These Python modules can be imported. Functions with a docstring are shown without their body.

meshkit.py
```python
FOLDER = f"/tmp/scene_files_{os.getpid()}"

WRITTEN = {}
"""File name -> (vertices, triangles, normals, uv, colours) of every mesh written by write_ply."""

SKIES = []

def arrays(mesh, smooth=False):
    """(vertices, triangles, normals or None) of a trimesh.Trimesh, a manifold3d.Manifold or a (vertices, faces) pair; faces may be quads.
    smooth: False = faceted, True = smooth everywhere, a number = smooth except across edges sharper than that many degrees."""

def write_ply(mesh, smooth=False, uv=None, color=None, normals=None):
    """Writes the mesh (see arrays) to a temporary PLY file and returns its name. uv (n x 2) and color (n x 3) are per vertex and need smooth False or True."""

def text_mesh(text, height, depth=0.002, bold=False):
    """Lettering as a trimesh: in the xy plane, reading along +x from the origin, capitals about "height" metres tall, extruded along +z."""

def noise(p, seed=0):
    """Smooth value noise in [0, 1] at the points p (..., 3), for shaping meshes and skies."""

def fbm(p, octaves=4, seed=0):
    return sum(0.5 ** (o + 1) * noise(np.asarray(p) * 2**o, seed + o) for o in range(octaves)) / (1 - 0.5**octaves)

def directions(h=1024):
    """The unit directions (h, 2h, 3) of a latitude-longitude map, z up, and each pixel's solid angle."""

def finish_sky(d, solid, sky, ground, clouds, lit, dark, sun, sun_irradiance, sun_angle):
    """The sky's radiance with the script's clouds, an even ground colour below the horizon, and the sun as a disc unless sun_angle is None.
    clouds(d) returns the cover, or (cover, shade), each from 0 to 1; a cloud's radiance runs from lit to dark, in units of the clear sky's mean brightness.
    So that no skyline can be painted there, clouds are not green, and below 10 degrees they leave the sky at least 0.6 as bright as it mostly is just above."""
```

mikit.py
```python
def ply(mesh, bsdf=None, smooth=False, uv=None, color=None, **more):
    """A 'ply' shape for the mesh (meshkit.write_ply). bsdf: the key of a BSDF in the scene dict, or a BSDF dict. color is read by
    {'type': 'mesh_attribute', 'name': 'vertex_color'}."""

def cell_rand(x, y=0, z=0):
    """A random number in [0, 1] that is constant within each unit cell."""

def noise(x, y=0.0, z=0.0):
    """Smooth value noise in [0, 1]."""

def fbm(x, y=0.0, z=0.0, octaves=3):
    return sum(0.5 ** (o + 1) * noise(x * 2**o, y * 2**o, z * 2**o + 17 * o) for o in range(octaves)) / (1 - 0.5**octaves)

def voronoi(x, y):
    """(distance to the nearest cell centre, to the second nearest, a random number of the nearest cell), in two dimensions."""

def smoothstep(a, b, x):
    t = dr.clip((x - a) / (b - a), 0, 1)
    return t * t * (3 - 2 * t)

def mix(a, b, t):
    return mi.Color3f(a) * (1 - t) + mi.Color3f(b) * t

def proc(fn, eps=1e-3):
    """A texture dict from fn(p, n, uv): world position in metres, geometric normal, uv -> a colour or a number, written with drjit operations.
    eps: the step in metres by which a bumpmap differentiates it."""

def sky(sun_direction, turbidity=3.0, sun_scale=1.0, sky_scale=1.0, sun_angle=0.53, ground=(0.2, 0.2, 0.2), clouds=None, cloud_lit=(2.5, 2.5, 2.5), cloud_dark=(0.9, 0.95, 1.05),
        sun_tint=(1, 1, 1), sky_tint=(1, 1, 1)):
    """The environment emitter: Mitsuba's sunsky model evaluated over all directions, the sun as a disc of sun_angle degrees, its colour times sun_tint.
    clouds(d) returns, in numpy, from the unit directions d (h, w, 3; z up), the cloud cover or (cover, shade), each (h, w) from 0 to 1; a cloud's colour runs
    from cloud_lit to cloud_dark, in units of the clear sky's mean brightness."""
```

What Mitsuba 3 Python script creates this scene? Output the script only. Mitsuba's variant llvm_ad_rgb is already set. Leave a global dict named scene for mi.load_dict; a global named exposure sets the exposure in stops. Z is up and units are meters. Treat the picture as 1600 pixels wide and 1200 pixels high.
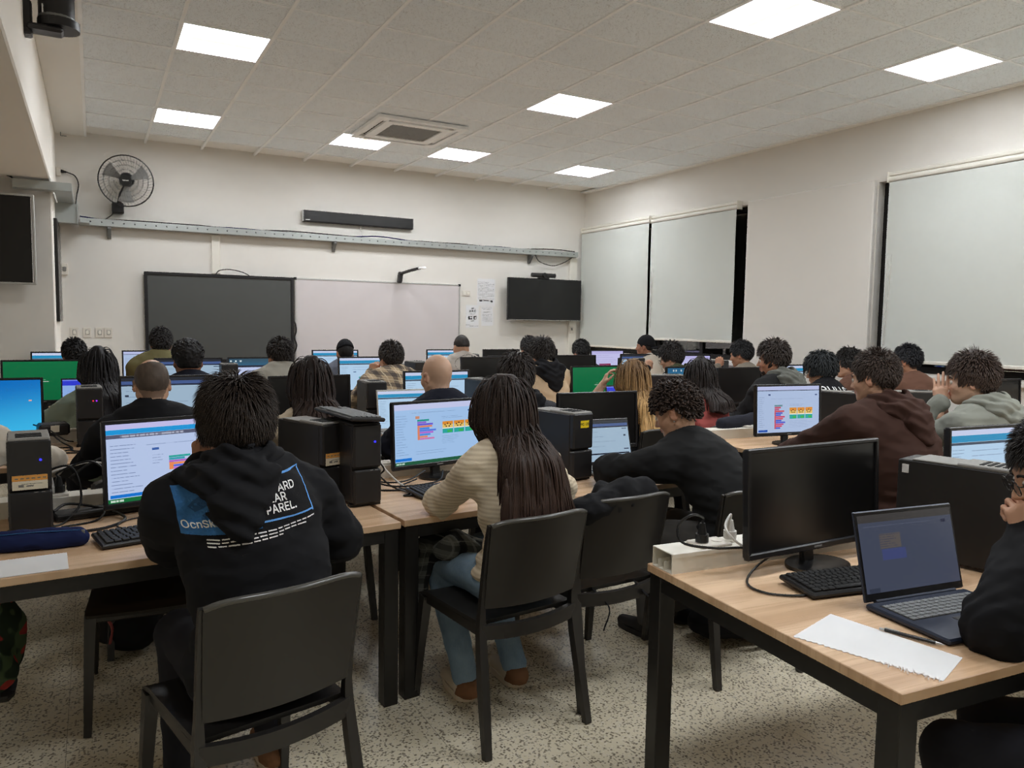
import math, random
import numpy as np, trimesh, manifold3d
import mitsuba as mi, drjit as dr
import mikit, meshkit
from scipy.spatial import cKDTree
from mikit import proc, noise, fbm, voronoi, cell_rand, smoothstep, mix
T = mi.ScalarTransform4f
rad = math.radians
scene, labels = {}, {}

# ------------------------------------------------------------------ camera, lights, exposure
exposure = 0.0
CAM_H, YAW, PITCH, ROLL = 1.52, rad(28.878), rad(-4.548), rad(0.890)
_f = np.array([math.sin(YAW)*math.cos(PITCH), math.cos(YAW)*math.cos(PITCH), math.sin(PITCH)])
_r = np.array([math.cos(YAW), -math.sin(YAW), 0.0]); _u = np.cross(_r, _f)
_up = -math.sin(ROLL)*_r + math.cos(ROLL)*_u
scene['camera'] = {'type': 'perspective', 'fov': 2*math.degrees(math.atan(800/1185.87)), 'fov_axis': 'x', 'near_clip': 0.02,
                   'to_world': T().look_at(origin=[0, 0, CAM_H], target=[float(v) for v in np.array([0, 0, CAM_H])+_f], up=[float(v) for v in _up])}
LAMP = 27.0          # radiance of the ceiling panels
LAMP_TINT = (1.0, 1.045, 1.08)
SCREEN = 0.80       # radiance of a white pixel on a computer screen
# room: x to the right along the front wall, y towards the front wall, z up (metres)
YW, XW, ZC = 9.832, 6.658, 3.515
BX = -0.32          # side face of the beam and pillar on the left
GX, GY, TILE = 2.373, 8.126, 0.6   # ceiling grid

# ------------------------------------------------------------------ materials
def lin(r, g, b):
    return [float(((v/255+0.055)/1.055)**2.4 if v/255 > 0.04045 else v/255/12.92) for v in (r, g, b)]

def mat(name, rgb, rough=0.6, spec=0.35, metal=0.0, **kw):
    if name not in scene:
        base = rgb if isinstance(rgb, dict) else {'type': 'rgb', 'value': lin(*rgb)}
        scene[name] = {'type': 'twosided', 'bsdf': {'type': 'principled', 'base_color': base, 'roughness': rough, 'specular': spec, 'metallic': metal, **kw}}
    return name

def wall_fn(p, n, uv):
    a = fbm(p.x*1.1, p.y*1.1, p.z*1.1, 3)
    return mix(lin(221, 217, 210), lin(227, 223, 217), a)
def tile_fn(p, n, uv):
    s = smoothstep(0.66, 0.8, noise(p.x*170, p.y*170, 3.0))
    t = cell_rand((p.x-GX)/TILE, (p.y-GY)/TILE, 4.0)
    return mix(mix(lin(226, 233, 239), lin(232, 239, 245), t), lin(198, 202, 205), s*0.8)
def floor_fn(p, n, uv):
    d1, d2, w = voronoi(p.x*92, p.y*92)
    w2 = noise(p.x*150, p.y*150, 1.0)
    base = mix(lin(208, 198, 173), lin(219, 209, 187), fbm(p.x*6, p.y*6, 0.0, 3))
    tilev = cell_rand(p.x/0.4+0.3, p.y/0.4+0.15, 7.0)
    base = base*(0.93+0.10*tilev)
    chip = dr.select(w < 0.24, 1.0, 0.0)*smoothstep(0.50, 0.30, d1)
    c = mix(base, lin(104, 93, 76), chip*0.9)
    pale = dr.select(w > 0.80, 1.0, 0.0)*smoothstep(0.5, 0.32, d1)
    c = mix(c, lin(212, 204, 188), pale*0.7)
    c = mix(c, lin(104, 94, 78), smoothstep(0.72, 0.82, w2)*0.6)
    fx, fy = p.x/0.4+0.3, p.y/0.4+0.15
    ex, ey = dr.abs(fx-dr.round(fx)), dr.abs(fy-dr.round(fy))
    j = smoothstep(0.0045, 0.002, dr.minimum(ex, ey))
    return mix(c, lin(120, 112, 98), j*0.6)
def wood_fn(p, n, uv):
    x, y = uv.x, uv.y
    g = fbm(x*1.3+2.0*noise(x*0.8, y*5, 2.0), y*26, 0.0, 4)
    fine = noise(x*9, y*230, 5.0)
    broad = noise(x*0.7, y*6, 8.0)
    c = mix(lin(192, 157, 124), lin(216, 184, 152), smoothstep(0.25, 0.75, g))
    c = mix(c, lin(176, 138, 104), smoothstep(0.62, 0.85, fine)*0.4)
    return mix(c, lin(222, 192, 160), broad*0.35)
def plaid_fn(p, n, uv):
    u, v = p.x*0.94+p.y*0.25, p.z+0.22*p.x+0.15*p.y
    def band(t, w0, w1):
        f = t-dr.floor(t)
        return dr.select((f > w0) & (f < w1), 1.0, 0.0)
    c = mix(lin(186, 164, 136), lin(58, 58, 66), band(u/0.085, 0.1, 0.48)*0.62)
    c = mix(c, lin(52, 52, 60), band(v/0.085, 0.1, 0.48)*0.62)
    return mix(c, lin(220, 205, 180), 0.7*dr.maximum(band(u/0.085, 0.72, 0.8), band(v/0.085, 0.72, 0.8)))
def greyplaid_fn(p, n, uv):
    u, v = p.x+p.y*0.4, p.z
    def band(t, w0, w1):
        f = t-dr.floor(t)
        return dr.select((f > w0) & (f < w1), 1.0, 0.0)
    c = mix(lin(84, 86, 82), lin(30, 31, 31), band(u/0.06, 0.1, 0.5))
    c = mix(c, lin(24, 25, 25), band(v/0.06, 0.1, 0.5)*0.6)
    return mix(c, lin(132, 132, 128), 0.35*dr.maximum(band(u/0.06, 0.7, 0.78), band(v/0.06, 0.7, 0.78)))
def jean_fn(p, n, uv):
    a = fbm(p.x*14, p.y*14, p.z*14, 3)
    b = noise(p.x*300, p.y*300, p.z*90)
    return mix(mix(lin(84, 108, 132), lin(132, 156, 176), a), lin(150, 168, 182), b*0.25)
def rib_fn(p, n, uv):
    s = dr.sin(p.z*390+dr.sin(p.x*23)*0.8)
    return mix(lin(190, 174, 150), lin(214, 200, 178), 0.5+0.5*s)
def camo_fn(p, n, uv):
    a = noise(p.x*28, p.y*28, p.z*22); b = noise(p.x*24+9, p.y*24, p.z*26)
    c = mix(lin(38, 52, 40), lin(70, 88, 62), smoothstep(0.45, 0.55, a))
    return mix(c, lin(150, 52, 48), smoothstep(0.66, 0.72, b))
def lamp_fn(p, n, uv):
    d = dr.abs(uv.y-0.5); e = dr.abs(uv.x-0.5)
    k = smoothstep(0.22, 0.02, d)*smoothstep(0.5, 0.36, e)
    return mix(mi.Color3f(LAMP*LAMP_TINT[0], LAMP*LAMP_TINT[1], LAMP*LAMP_TINT[2]), mi.Color3f(1.12, 1.05, 0.80), k)

mat('wall_paint', proc(wall_fn), 0.75, 0.25)
mat('ceiling_tile', proc(tile_fn), 0.9, 0.15)
mat('terrazzo', proc(floor_fn), 0.34, 0.4)
mat('wood_laminate', proc(wood_fn), 0.42, 0.4)
mat('plaid_cloth', proc(plaid_fn), 0.9, 0.15)
mat('grey_plaid', proc(greyplaid_fn), 0.9, 0.15)
mat('denim', proc(jean_fn), 0.85, 0.2)
mat('ribbed_cream', proc(rib_fn), 0.9, 0.15)
mat('camo_cloth', proc(camo_fn), 0.85, 0.2)
mat('hair', {'type': 'mesh_attribute', 'name': 'vertex_color'}, 0.55, 0.28)
mat('skin_paint', {'type': 'mesh_attribute', 'name': 'vertex_color'}, 0.48, 0.4)
mat('ceiling_paint', (228, 227, 223), 0.8, 0.2)
mat('rail_white', (240, 242, 243), 0.5, 0.4)
mat('chair_edge_highlight', (74, 73, 70), 0.2, 0.6)  # chair plastic made paler and smoother: the rim highlight sits in the colour
mat('white_plastic', (226, 222, 212), 0.45, 0.45)
mat('socket_white', (214, 208, 198), 0.4, 0.45)
mat('grey_plastic', (128, 126, 122), 0.5, 0.4)
mat('dark_slot', (40, 40, 40), 0.7, 0.2)
mat('galvanised', (176, 180, 178), 0.42, 0.5, 0.75)
mat('steel_grey', (120, 122, 122), 0.4, 0.5, 0.5)
mat('chair_black', (32, 30, 29), 0.33, 0.55)
mat('frame_black', (22, 21, 21), 0.4, 0.45)
mat('case_black', (34, 33, 34), 0.42, 0.45)
mat('bezel_black', (24, 24, 27), 0.32, 0.5)
mat('gloss_black', (17, 17, 18), 0.24, 0.5)
mat('key_black', (36, 36, 37), 0.5, 0.4)
mat('key_grey', (120, 122, 124), 0.5, 0.4)
mat('cable_black', (20, 20, 21), 0.45, 0.45)
mat('cable_white', (205, 202, 196), 0.5, 0.4)
mat('blind_fabric', (205, 208, 203), 0.85, 0.2)
mat('board_white', (208, 201, 202), 0.32, 0.5)
mat('alu', (190, 190, 188), 0.35, 0.5, 0.6)
mat('panel_screen', (74, 76, 75), 0.36, 0.5)
mat('dark_glass', (22, 24, 28), 0.1, 0.5)
mat('paper', (226, 226, 228), 0.85, 0.2)
mat('print_black', (30, 30, 32), 0.8, 0.2)
mat('print_grey', (120, 118, 116), 0.8, 0.2)
mat('print_white', (222, 222, 222), 0.7, 0.2)
mat('print_blue', (52, 104, 158), 0.7, 0.2)
mat('print_dark_blue', (38, 76, 118), 0.7, 0.2)
mat('print_light_blue', (92, 150, 214), 0.7, 0.2)
mat('print_red', (176, 92, 88), 0.7, 0.2)
mat('sticker_yellow', (232, 204, 40), 0.5, 0.3)
mat('sticker_orange', (214, 152, 78), 0.6, 0.3)
mat('sticker_cream', (218, 210, 190), 0.6, 0.3)
mat('laptop_silver', (192, 192, 190), 0.35, 0.5, 0.5)
mat('laptop_navy', (44, 50, 66), 0.38, 0.5, 0.3)
mat('pencil_blue', (24, 34, 74), 0.8, 0.2)
mat('night', (10, 11, 14), 0.9, 0.1)
mat('facade_grey', (92, 96, 104), 0.8, 0.2)
CLOTH = {'cloth_black': (24, 24, 27), 'cloth_black_soft': (31, 31, 32), 'cloth_navy': (28, 30, 42), 'cloth_charcoal': (50, 50, 54), 'cloth_cream': (204, 189, 166),
         'cloth_white_tee': (206, 196, 182), 'cloth_brown_hoodie': (62, 42, 36), 'cloth_brown': (96, 68, 56), 'cloth_grey_green': (132, 134, 126), 'cloth_light_grey': (154, 150, 140),
         'cloth_pink': (196, 104, 100), 'cloth_sage': (150, 164, 152), 'cloth_olive': (112, 106, 74), 'cloth_dark_olive': (66, 68, 50), 'cloth_blue_grey': (100, 104, 116), 'cloth_grey_tee': (164, 156, 148),
         'cloth_beige': (198, 174, 144), 'cloth_taupe': (120, 112, 102), 'cloth_hood_grey': (96, 97, 92), 'cloth_grey_trousers': (84, 82, 80), 'cloth_dark_trousers': (34, 34, 40), 'cloth_puffer': (40, 41, 50)}
for k, v in CLOTH.items():
    mat(k, v, 0.88, 0.16, sheen=0.25)
mat('shoe_cream', (206, 192, 172), 0.7, 0.3)
mat('shoe_brown', (120, 84, 58), 0.7, 0.3)
mat('shoe_dark', (44, 42, 42), 0.6, 0.3)
mat('lens', (60, 62, 66), 0.1, 0.5)

# ------------------------------------------------------------------ scene helpers
def numbered(k):
    if k not in used: used[k] = 0; return k
    used[k] += 1
    return f'{k}_{used[k]:03d}'
used = {}
def M4(x=0, y=0, z=0, rz=0, rx=0, ry=0, s=1.0):
    cz, sz = math.cos(rad(rz)), math.sin(rad(rz)); cx, sx = math.cos(rad(rx)), math.sin(rad(rx)); cy, sy = math.cos(rad(ry)), math.sin(rad(ry))
    Rz = np.array([[cz, -sz, 0], [sz, cz, 0], [0, 0, 1]]); Rx = np.array([[1, 0, 0], [0, cx, -sx], [0, sx, cx]]); Ry = np.array([[cy, 0, sy], [0, 1, 0], [-sy, 0, cy]])
    m = np.eye(4); m[:3, :3] = Rz@Rx@Ry*s; m[:3, 3] = (x, y, z); return m
def xf(m, mesh):
    mesh = mesh.copy(); mesh.apply_transform(m); return mesh
def thing(name, label, cat, group=None, kind=None):
    k = numbered(name); d = {}
    if label: d['label'] = label
    if cat: d['category'] = cat
    if group: d['group'] = group
    if kind: d['kind'] = kind
    if d: labels[k] = d
    return k
def shape(mesh, bsdf, smooth=False, **kw):
    return mikit.ply(mesh, bsdf, smooth=smooth, **kw)
def part(parent, name, sh, m=None, label=None, kind=None):
    k = numbered(parent+'__'+name)
    if not isinstance(sh, dict): sh = shape(*sh)
    scene[k] = {**sh, 'to_world': T(m.tolist())} if m is not None else sh
    d = {}
    if label: d['label'] = label
    if kind: d['kind'] = kind
    if d: labels[k] = d
    return k
def single(name, sh, label, cat, m=None, group=None, kind=None):
    k = thing(name, label, cat, group, kind)
    scene[k] = {**sh, 'to_world': T(m.tolist())} if m is not None else sh
    return k
def place(proto, name, label, cat, m, group=None):
    k = thing(name, label, cat, group); ren = {}
    for path, sh, lab, kind in proto:
        bits = path.split('/')
        if len(bits) == 2:
            part(ren[bits[0]], bits[1], sh, m, lab, kind)
        else:
            ren[path] = part(k, bits[0].split('#')[0], sh, m, lab, kind)
    return k
def cat_(ms): return trimesh.util.concatenate(ms)
def box(sx, sy, sz, c=(0, 0, 0)):
    b = trimesh.creation.box((sx, sy, sz)); b.apply_translation(c); return b
def rbox(sx, sy, sz, r=0.004, c=(0, 0, 0)):
    r = min(r, sx*0.45, sy*0.45, sz*0.45); a = np.array([sx, sy, sz])/2; pts = []
    for s in np.ndindex(2, 2, 2):
        sg = np.array(s)*2-1
        for k in range(3):
            o = a-r; o[k] = a[k]; pts.append(sg*o)
    h = trimesh.convex.convex_hull(np.array(pts)); h.apply_translation(c); return h
def cyl(r, h, c=(0, 0, 0), n=20, axis='z'):
    m = trimesh.creation.cylinder(r, h, sections=n)
    if axis == 'x': m.apply_transform(M4(ry=90))
    if axis == 'y': m.apply_transform(M4(rx=90))
    m.apply_translation(c); return m
def spline(pts, n=8):
    p = np.asarray(pts, float)
    if len(p) < 3: return p
    q = np.vstack([2*p[0]-p[1], p, 2*p[-1]-p[-2]]); out = []
    for i in range(1, len(q)-2):
        t = np.linspace(0, 1, n, endpoint=False)[:, None]
        a, b, c, d = q[i-1:i+3]
        out.append(0.5*((2*b)+(-a+c)*t+(2*a-5*b+4*c-d)*t*t+(-a+3*b-3*c+d)*t**3))
    return np.vstack(out+[p[-1:]])
def sweep(path, rx, ry=None, sides=8, up=None, cap=True):
    """A tube along a path with per-point radii (elliptical: rx across, ry along the second normal)."""
    p = np.asarray(path, float); n = len(p)
    rx = np.broadcast_to(rx, (n,)).astype(float); ry = rx if ry is None else np.broadcast_to(ry, (n,)).astype(float)
    t = np.gradient(p, axis=0); t /= np.linalg.norm(t, axis=1, keepdims=True)+1e-12
    a = np.array(up, float) if up is not None else (np.array([0, 0, 1.]) if abs(t[0, 2]) < 0.9 else np.array([1., 0, 0]))
    A = []
    for i in range(n):
        a = a-t[i]*np.dot(a, t[i]); a /= np.linalg.norm(a)+1e-12; A.append(a)
    A = np.array(A); B = np.cross(t, A)
    ang = np.arange(sides)*2*np.pi/sides+(np.pi/4 if sides == 4 else 0)
    v = p[:, None]+np.cos(ang)[None, :, None]*A[:, None]*ry[:, None, None]+np.sin(ang)[None, :, None]*B[:, None]*rx[:, None, None]
    v = v.reshape(-1, 3); f = []
    i, j = np.meshgrid(np.arange(n-1), np.arange(sides), indexing='ij'); i = i.ravel(); j = j.ravel(); k = (j+1) % sides
    f = np.vstack([np.stack([i*sides+j, (i+1)*sides+j, (i+1)*sides+k], 1), np.stack([i*sides+j, (i+1)*sides+k, i*sides+k], 1)])
    if cap:
        v = np.vstack([v, p[:1], p[-1:]]); c0, c1 = n*sides, n*sides+1; j = np.arange(sides); k = (j+1) % sides
        f = np.vstack([f, np.stack([j, k, 0*j+c0], 1), np.stack([(n-1)*sides+k, (n-1)*sides+j, 0*j+c1], 1)])
    m = trimesh.Trimesh(v, f, process=False)
    return m
def wire(pts, r=0.004, n=7, sides=6): return sweep(spline(pts, n), r, sides=sides)
def slab(fn, nu, nv, th):
    """A curved sheet fn(u, v) with u in [-1, 1], v in [0, 1], thickened by th against its normal."""
    U, V = np.meshgrid(np.linspace(-1, 1, nu), np.linspace(0, 1, nv), indexing='ij')
    P = fn(U, V); du = np.gradient(P, axis=0); dv = np.gradient(P, axis=1); N = np.cross(du, dv); N /= np.linalg.norm(N, axis=2, keepdims=True)+1e-12
    a, b = (P+N*th/2).reshape(-1, 3), (P-N*th/2).reshape(-1, 3); o = len(a); f = []
    idx = np.arange(nu*nv).reshape(nu, nv)
    q = np.stack([idx[:-1, :-1], idx[1:, :-1], idx[1:, 1:], idx[:-1, 1:]], -1).reshape(-1, 4)
    f = [q, q[:, ::-1]+o]
    ring = np.concatenate([idx[:-1, 0], idx[-1, :-1], idx[:0:-1, -1], idx[0, :0:-1]]); nxt = np.roll(ring, -1)
    f.append(np.stack([nxt, ring, ring+o, nxt+o], 1))
    f = np.vstack(f); f = np.vstack([f[:, [0, 1, 2]], f[:, [0, 2, 3]]])
    return trimesh.Trimesh(np.vstack([a, b]), f, process=False)
def rect_uv(x0, x1, z0, z1, y, tile=0, flip=False):
    """A sheet in the xz plane facing -y, with uv from tile to tile + 1."""
    v = np.array([[x0, y, z0], [x1, y, z0], [x1, y, z1], [x0, y, z1]], float); f = np.array([[0, 1, 2], [0, 2, 3]])
    e = 0.0005
    uv = np.array([[tile+e, e], [tile+1-e, e], [tile+1-e, 1-e], [tile+e, 1-e]])
    return trimesh.Trimesh(v, f, process=False), uv
def text(s, h, d=0.001, bold=False, center=False):
    m = meshkit.text_mesh(s, h, d, bold)
    if center: m.apply_translation([-(m.bounds[0][0]+m.bounds[1][0])/2, 0, 0])
    return m
UP = M4(rx=90)     # xy plane -> xz plane facing -y
# ------------------------------------------------------------------ signed distance modelling (people, cloth)
V = lambda *a: np.array(a, float)
def s_cone(a, b, ra, rb=None):
    a, b = V(*a), V(*b); rb = ra if rb is None else rb; d = b-a; L = max(d@d, 1e-9)
    def f(p):
        t = np.clip((p-a)@d/L, 0, 1); return np.linalg.norm(p-a-t[:, None]*d, axis=1)-(ra+(rb-ra)*t)
    f.box = (np.minimum(a-ra, b-rb), np.maximum(a+ra, b+rb)); return f
def s_ell(c, r, R=None):
    c, r = V(*c), V(*r)
    def f(p):
        q = p-c
        if R is not None: q = q@R
        k0 = np.linalg.norm(q/r, axis=1); k1 = np.linalg.norm(q/(r*r), axis=1); return k0*(k0-1)/np.maximum(k1, 1e-9)
    m = r.max() if R is not None else r
    f.box = (c-m, c+m); return f
def rotx(a):
    c, s = math.cos(a), math.sin(a); return np.array([[1, 0, 0], [0, c, -s], [0, s, c]])
def rotz(a):
    c, s = math.cos(a), math.sin(a); return np.array([[c, -s, 0], [s, c, 0], [0, 0, 1]])
def roty(a):
    c, s = math.cos(a), math.sin(a); return np.array([[c, 0, s], [0, 1, 0], [-s, 0, c]])
def smin(a, b, k):
    h = np.maximum(k-np.abs(a-b), 0)/k; return np.minimum(a, b)-h*h*k*0.25
def union(fs, k=0.03):
    def f(p):
        d = fs[0](p)
        for g in fs[1:]: d = smin(d, g(p), k)
        return d
    f.box = (np.min([g.box[0] for g in fs], 0), np.max([g.box[1] for g in fs], 0)); return f
def minus(f, g, k=0.01):
    def h(p): return -smin(-f(p), g(p), k)
    h.box = f.box; return h
def inter(f, g, k=0.01):
    def h(p): return -smin(-f(p), -g(p), k)
    h.box = getattr(f, 'box', None); return h
def moved(f, R, t, s=1.0):
    """f in a local frame -> world: x = R q s + t"""
    t = V(*t)
    def g(p): return f((p-t)@R/s)*s
    lo, hi = f.box; c = np.array([[x, y, z] for x in (lo[0], hi[0]) for y in (lo[1], hi[1]) for z in (lo[2], hi[2])])@R.T*s+t
    g.box = (c.min(0), c.max(0)); return g
def mesh_sdf(f, h, pad=0.02, box_=None):
    """Surface nets of f = 0 at cell size h, refining only blocks near the surface."""
    lo, hi = box_ if box_ is not None else f.box; lo, hi = V(*lo)-pad, V(*hi)+pad; B = 4
    nb = np.maximum(np.ceil((hi-lo)/(h*B)).astype(int), 1); n = nb*B
    I = np.stack(np.meshgrid(*[np.arange(k) for k in nb], indexing='ij'), -1).reshape(-1, 3)
    dc = f(lo+(I*B+(B-1)/2)*h*1.0)
    D = np.repeat(np.repeat(np.repeat(dc.reshape(nb), B, 0), B, 1), B, 2)
    act = I[np.abs(dc) < h*B*1.35+0.012]
    o = np.stack(np.meshgrid(*[np.arange(B)]*3, indexing='ij'), -1).reshape(-1, 3)
    J = (act[:, None]*B+o[None]).reshape(-1, 3)
    if not len(J): return trimesh.Trimesh()
    D[J[:, 0], J[:, 1], J[:, 2]] = f(lo+J*h)
    D[[0, -1]] = np.abs(D[[0, -1]])+1e-3; D[:, [0, -1]] = np.abs(D[:, [0, -1]])+1e-3; D[:, :, [0, -1]] = np.abs(D[:, :, [0, -1]])+1e-3
    S = D < 0; cells = None; cnt = 0
    cs = [S[a:n[0]-1+a, b:n[1]-1+b, c:n[2]-1+c] for a, b, c in np.ndindex(2, 2, 2)]
    any_, all_ = np.logical_or.reduce(cs), np.logical_and.reduce(cs); cell = any_ & ~all_
    ci = np.argwhere(cell); num = -np.ones(cell.shape, int); num[cell] = np.arange(len(ci))
    acc = np.zeros((len(ci), 3)); w = np.zeros(len(ci))
    cor = np.array(list(np.ndindex(2, 2, 2))); val = np.stack([D[ci[:, 0]+a, ci[:, 1]+b, ci[:, 2]+c] for a, b, c in cor], 1)
    for i in range(8):
        for j in range(i+1, 8):
            if np.abs(cor[i]-cor[j]).sum() == 1:
                m = (val[:, i] < 0) != (val[:, j] < 0); t = val[m, i]/(val[m, i]-val[m, j])
                acc[m] += cor[i]+t[:, None]*(cor[j]-cor[i]); w[m] += 1
    verts = lo+(ci+acc/w[:, None])*h; F = []
    for ax in range(3):
        u, v = (ax+1) % 3, (ax+2) % 3
        s0 = [slice(0, n[k]) for k in range(3)]; s1 = list(s0); s0[ax] = slice(0, n[ax]-1); s1[ax] = slice(1, n[ax])
        a, b = S[tuple(s0)], S[tuple(s1)]; e = np.argwhere(a != b); e = e[(e[:, u] > 0) & (e[:, v] > 0) & (e[:, u] < n[u]-1) & (e[:, v] < n[v]-1)]
        if not len(e): continue
        flip = a[e[:, 0], e[:, 1], e[:, 2]]; q = []
        for du, dv in ((-1, -1), (0, -1), (0, 0), (-1, 0)):
            c = e.copy(); c[:, u] += du; c[:, v] += dv; q.append(num[c[:, 0], c[:, 1], c[:, 2]])
        q = np.stack(q, 1); q[~flip] = q[~flip][:, ::-1]; F.append(q)
    F = np.vstack(F); F = F[(F >= 0).all(1)]
    return trimesh.Trimesh(verts, np.vstack([F[:, [0, 1, 2]], F[:, [0, 2, 3]]]), process=False)
def grad(f, p, e=0.002):
    g = np.stack([f(p+e*np.eye(3)[k])-f(p-e*np.eye(3)[k]) for k in range(3)], 1); return g/(np.linalg.norm(g, axis=1, keepdims=True)+1e-9)
def nz(p, seed=0): return meshkit.fbm(p, 3, seed)-0.5

# ------------------------------------------------------------------ head, hands (local: skull centre at the origin, face towards +y, left is -x)
def head_sdf(fem=False):
    cr = s_ell((0, -0.014, 0.022), (0.075, 0.096, 0.094))
    fs = union([cr, s_ell((0, 0.030, -0.035), (0.060, 0.064, 0.082)), s_ell((0, 0.062, -0.090), (0.028, 0.026, 0.022)),
                s_cone((-0.054, -0.004, -0.055), (-0.016, 0.062, -0.094), 0.018, 0.015), s_cone((0.054, -0.004, -0.055), (0.016, 0.062, -0.094), 0.018, 0.015),
                s_ell((-0.040, 0.056, -0.028), (0.022, 0.026, 0.022)), s_ell((0.040, 0.056, -0.028), (0.022, 0.026, 0.022))], 0.03)
    fs = union([fs, s_cone((-0.036, 0.078, 0.020), (0.036, 0.078, 0.020), 0.012)], 0.018)
    fs = minus(fs, union([s_ell((-0.032, 0.100, 0.000), (0.017, 0.016, 0.012)), s_ell((0.032, 0.100, 0.000), (0.017, 0.016, 0.012))], 0.002), 0.014)
    nose = union([s_cone((0, 0.088, 0.010), (0, 0.112, -0.030), 0.0075, 0.0105), s_ell((-0.009, 0.102, -0.034), (0.0085, 0.010, 0.007)), s_ell((0.009, 0.102, -0.034), (0.0085, 0.010, 0.007))], 0.008)
    lips = union([s_ell((0, 0.094, -0.056), (0.021, 0.009, 0.0055)), s_ell((0, 0.092, -0.066), (0.018, 0.010, 0.0065))], 0.003)
    fs = union([fs, nose], 0.012); fs = union([fs, lips], 0.006)
    ears = []
    for s in (-1, 1):
        R = rotz(s*-0.35)@rotx(-0.12)
        e = minus(s_ell((s*0.080, -0.012, -0.012), (0.0095, 0.019, 0.031), R), s_ell((s*0.092, -0.008, -0.008), (0.010, 0.010, 0.017), R), 0.006)
        ears.append(e)
    return union([fs]+ears, 0.007)
HEAD = head_sdf()
HEAD_BOX = (V(-0.1, -0.125, -0.125), V(0.1, 0.135, 0.125))
def hair_region(front=0.056, nape=-0.070, side=-0.005):
    """Positive outside the scalp's hairy part."""
    def f(p):
        y, z = p[:, 1], p[:, 2]
        h = np.where(y > 0.055, front, np.where(y > 0.012, side+(front-side)*np.clip((y-0.03)/0.025, 0, 1), np.where(y > -0.03, side+0.012*np.clip((np.abs(y+0.012)/0.02), 0, 1), nape+(side-nape)*np.clip((y+0.055)/0.025, 0, 1))))
        return h-z
    return f
def skull_infl(d, dz=0.0, dy=0.0): return s_ell((0, -0.014-dy, 0.022+dz/2), (0.075+d, 0.096+d+dy, 0.094+d+dz))
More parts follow.
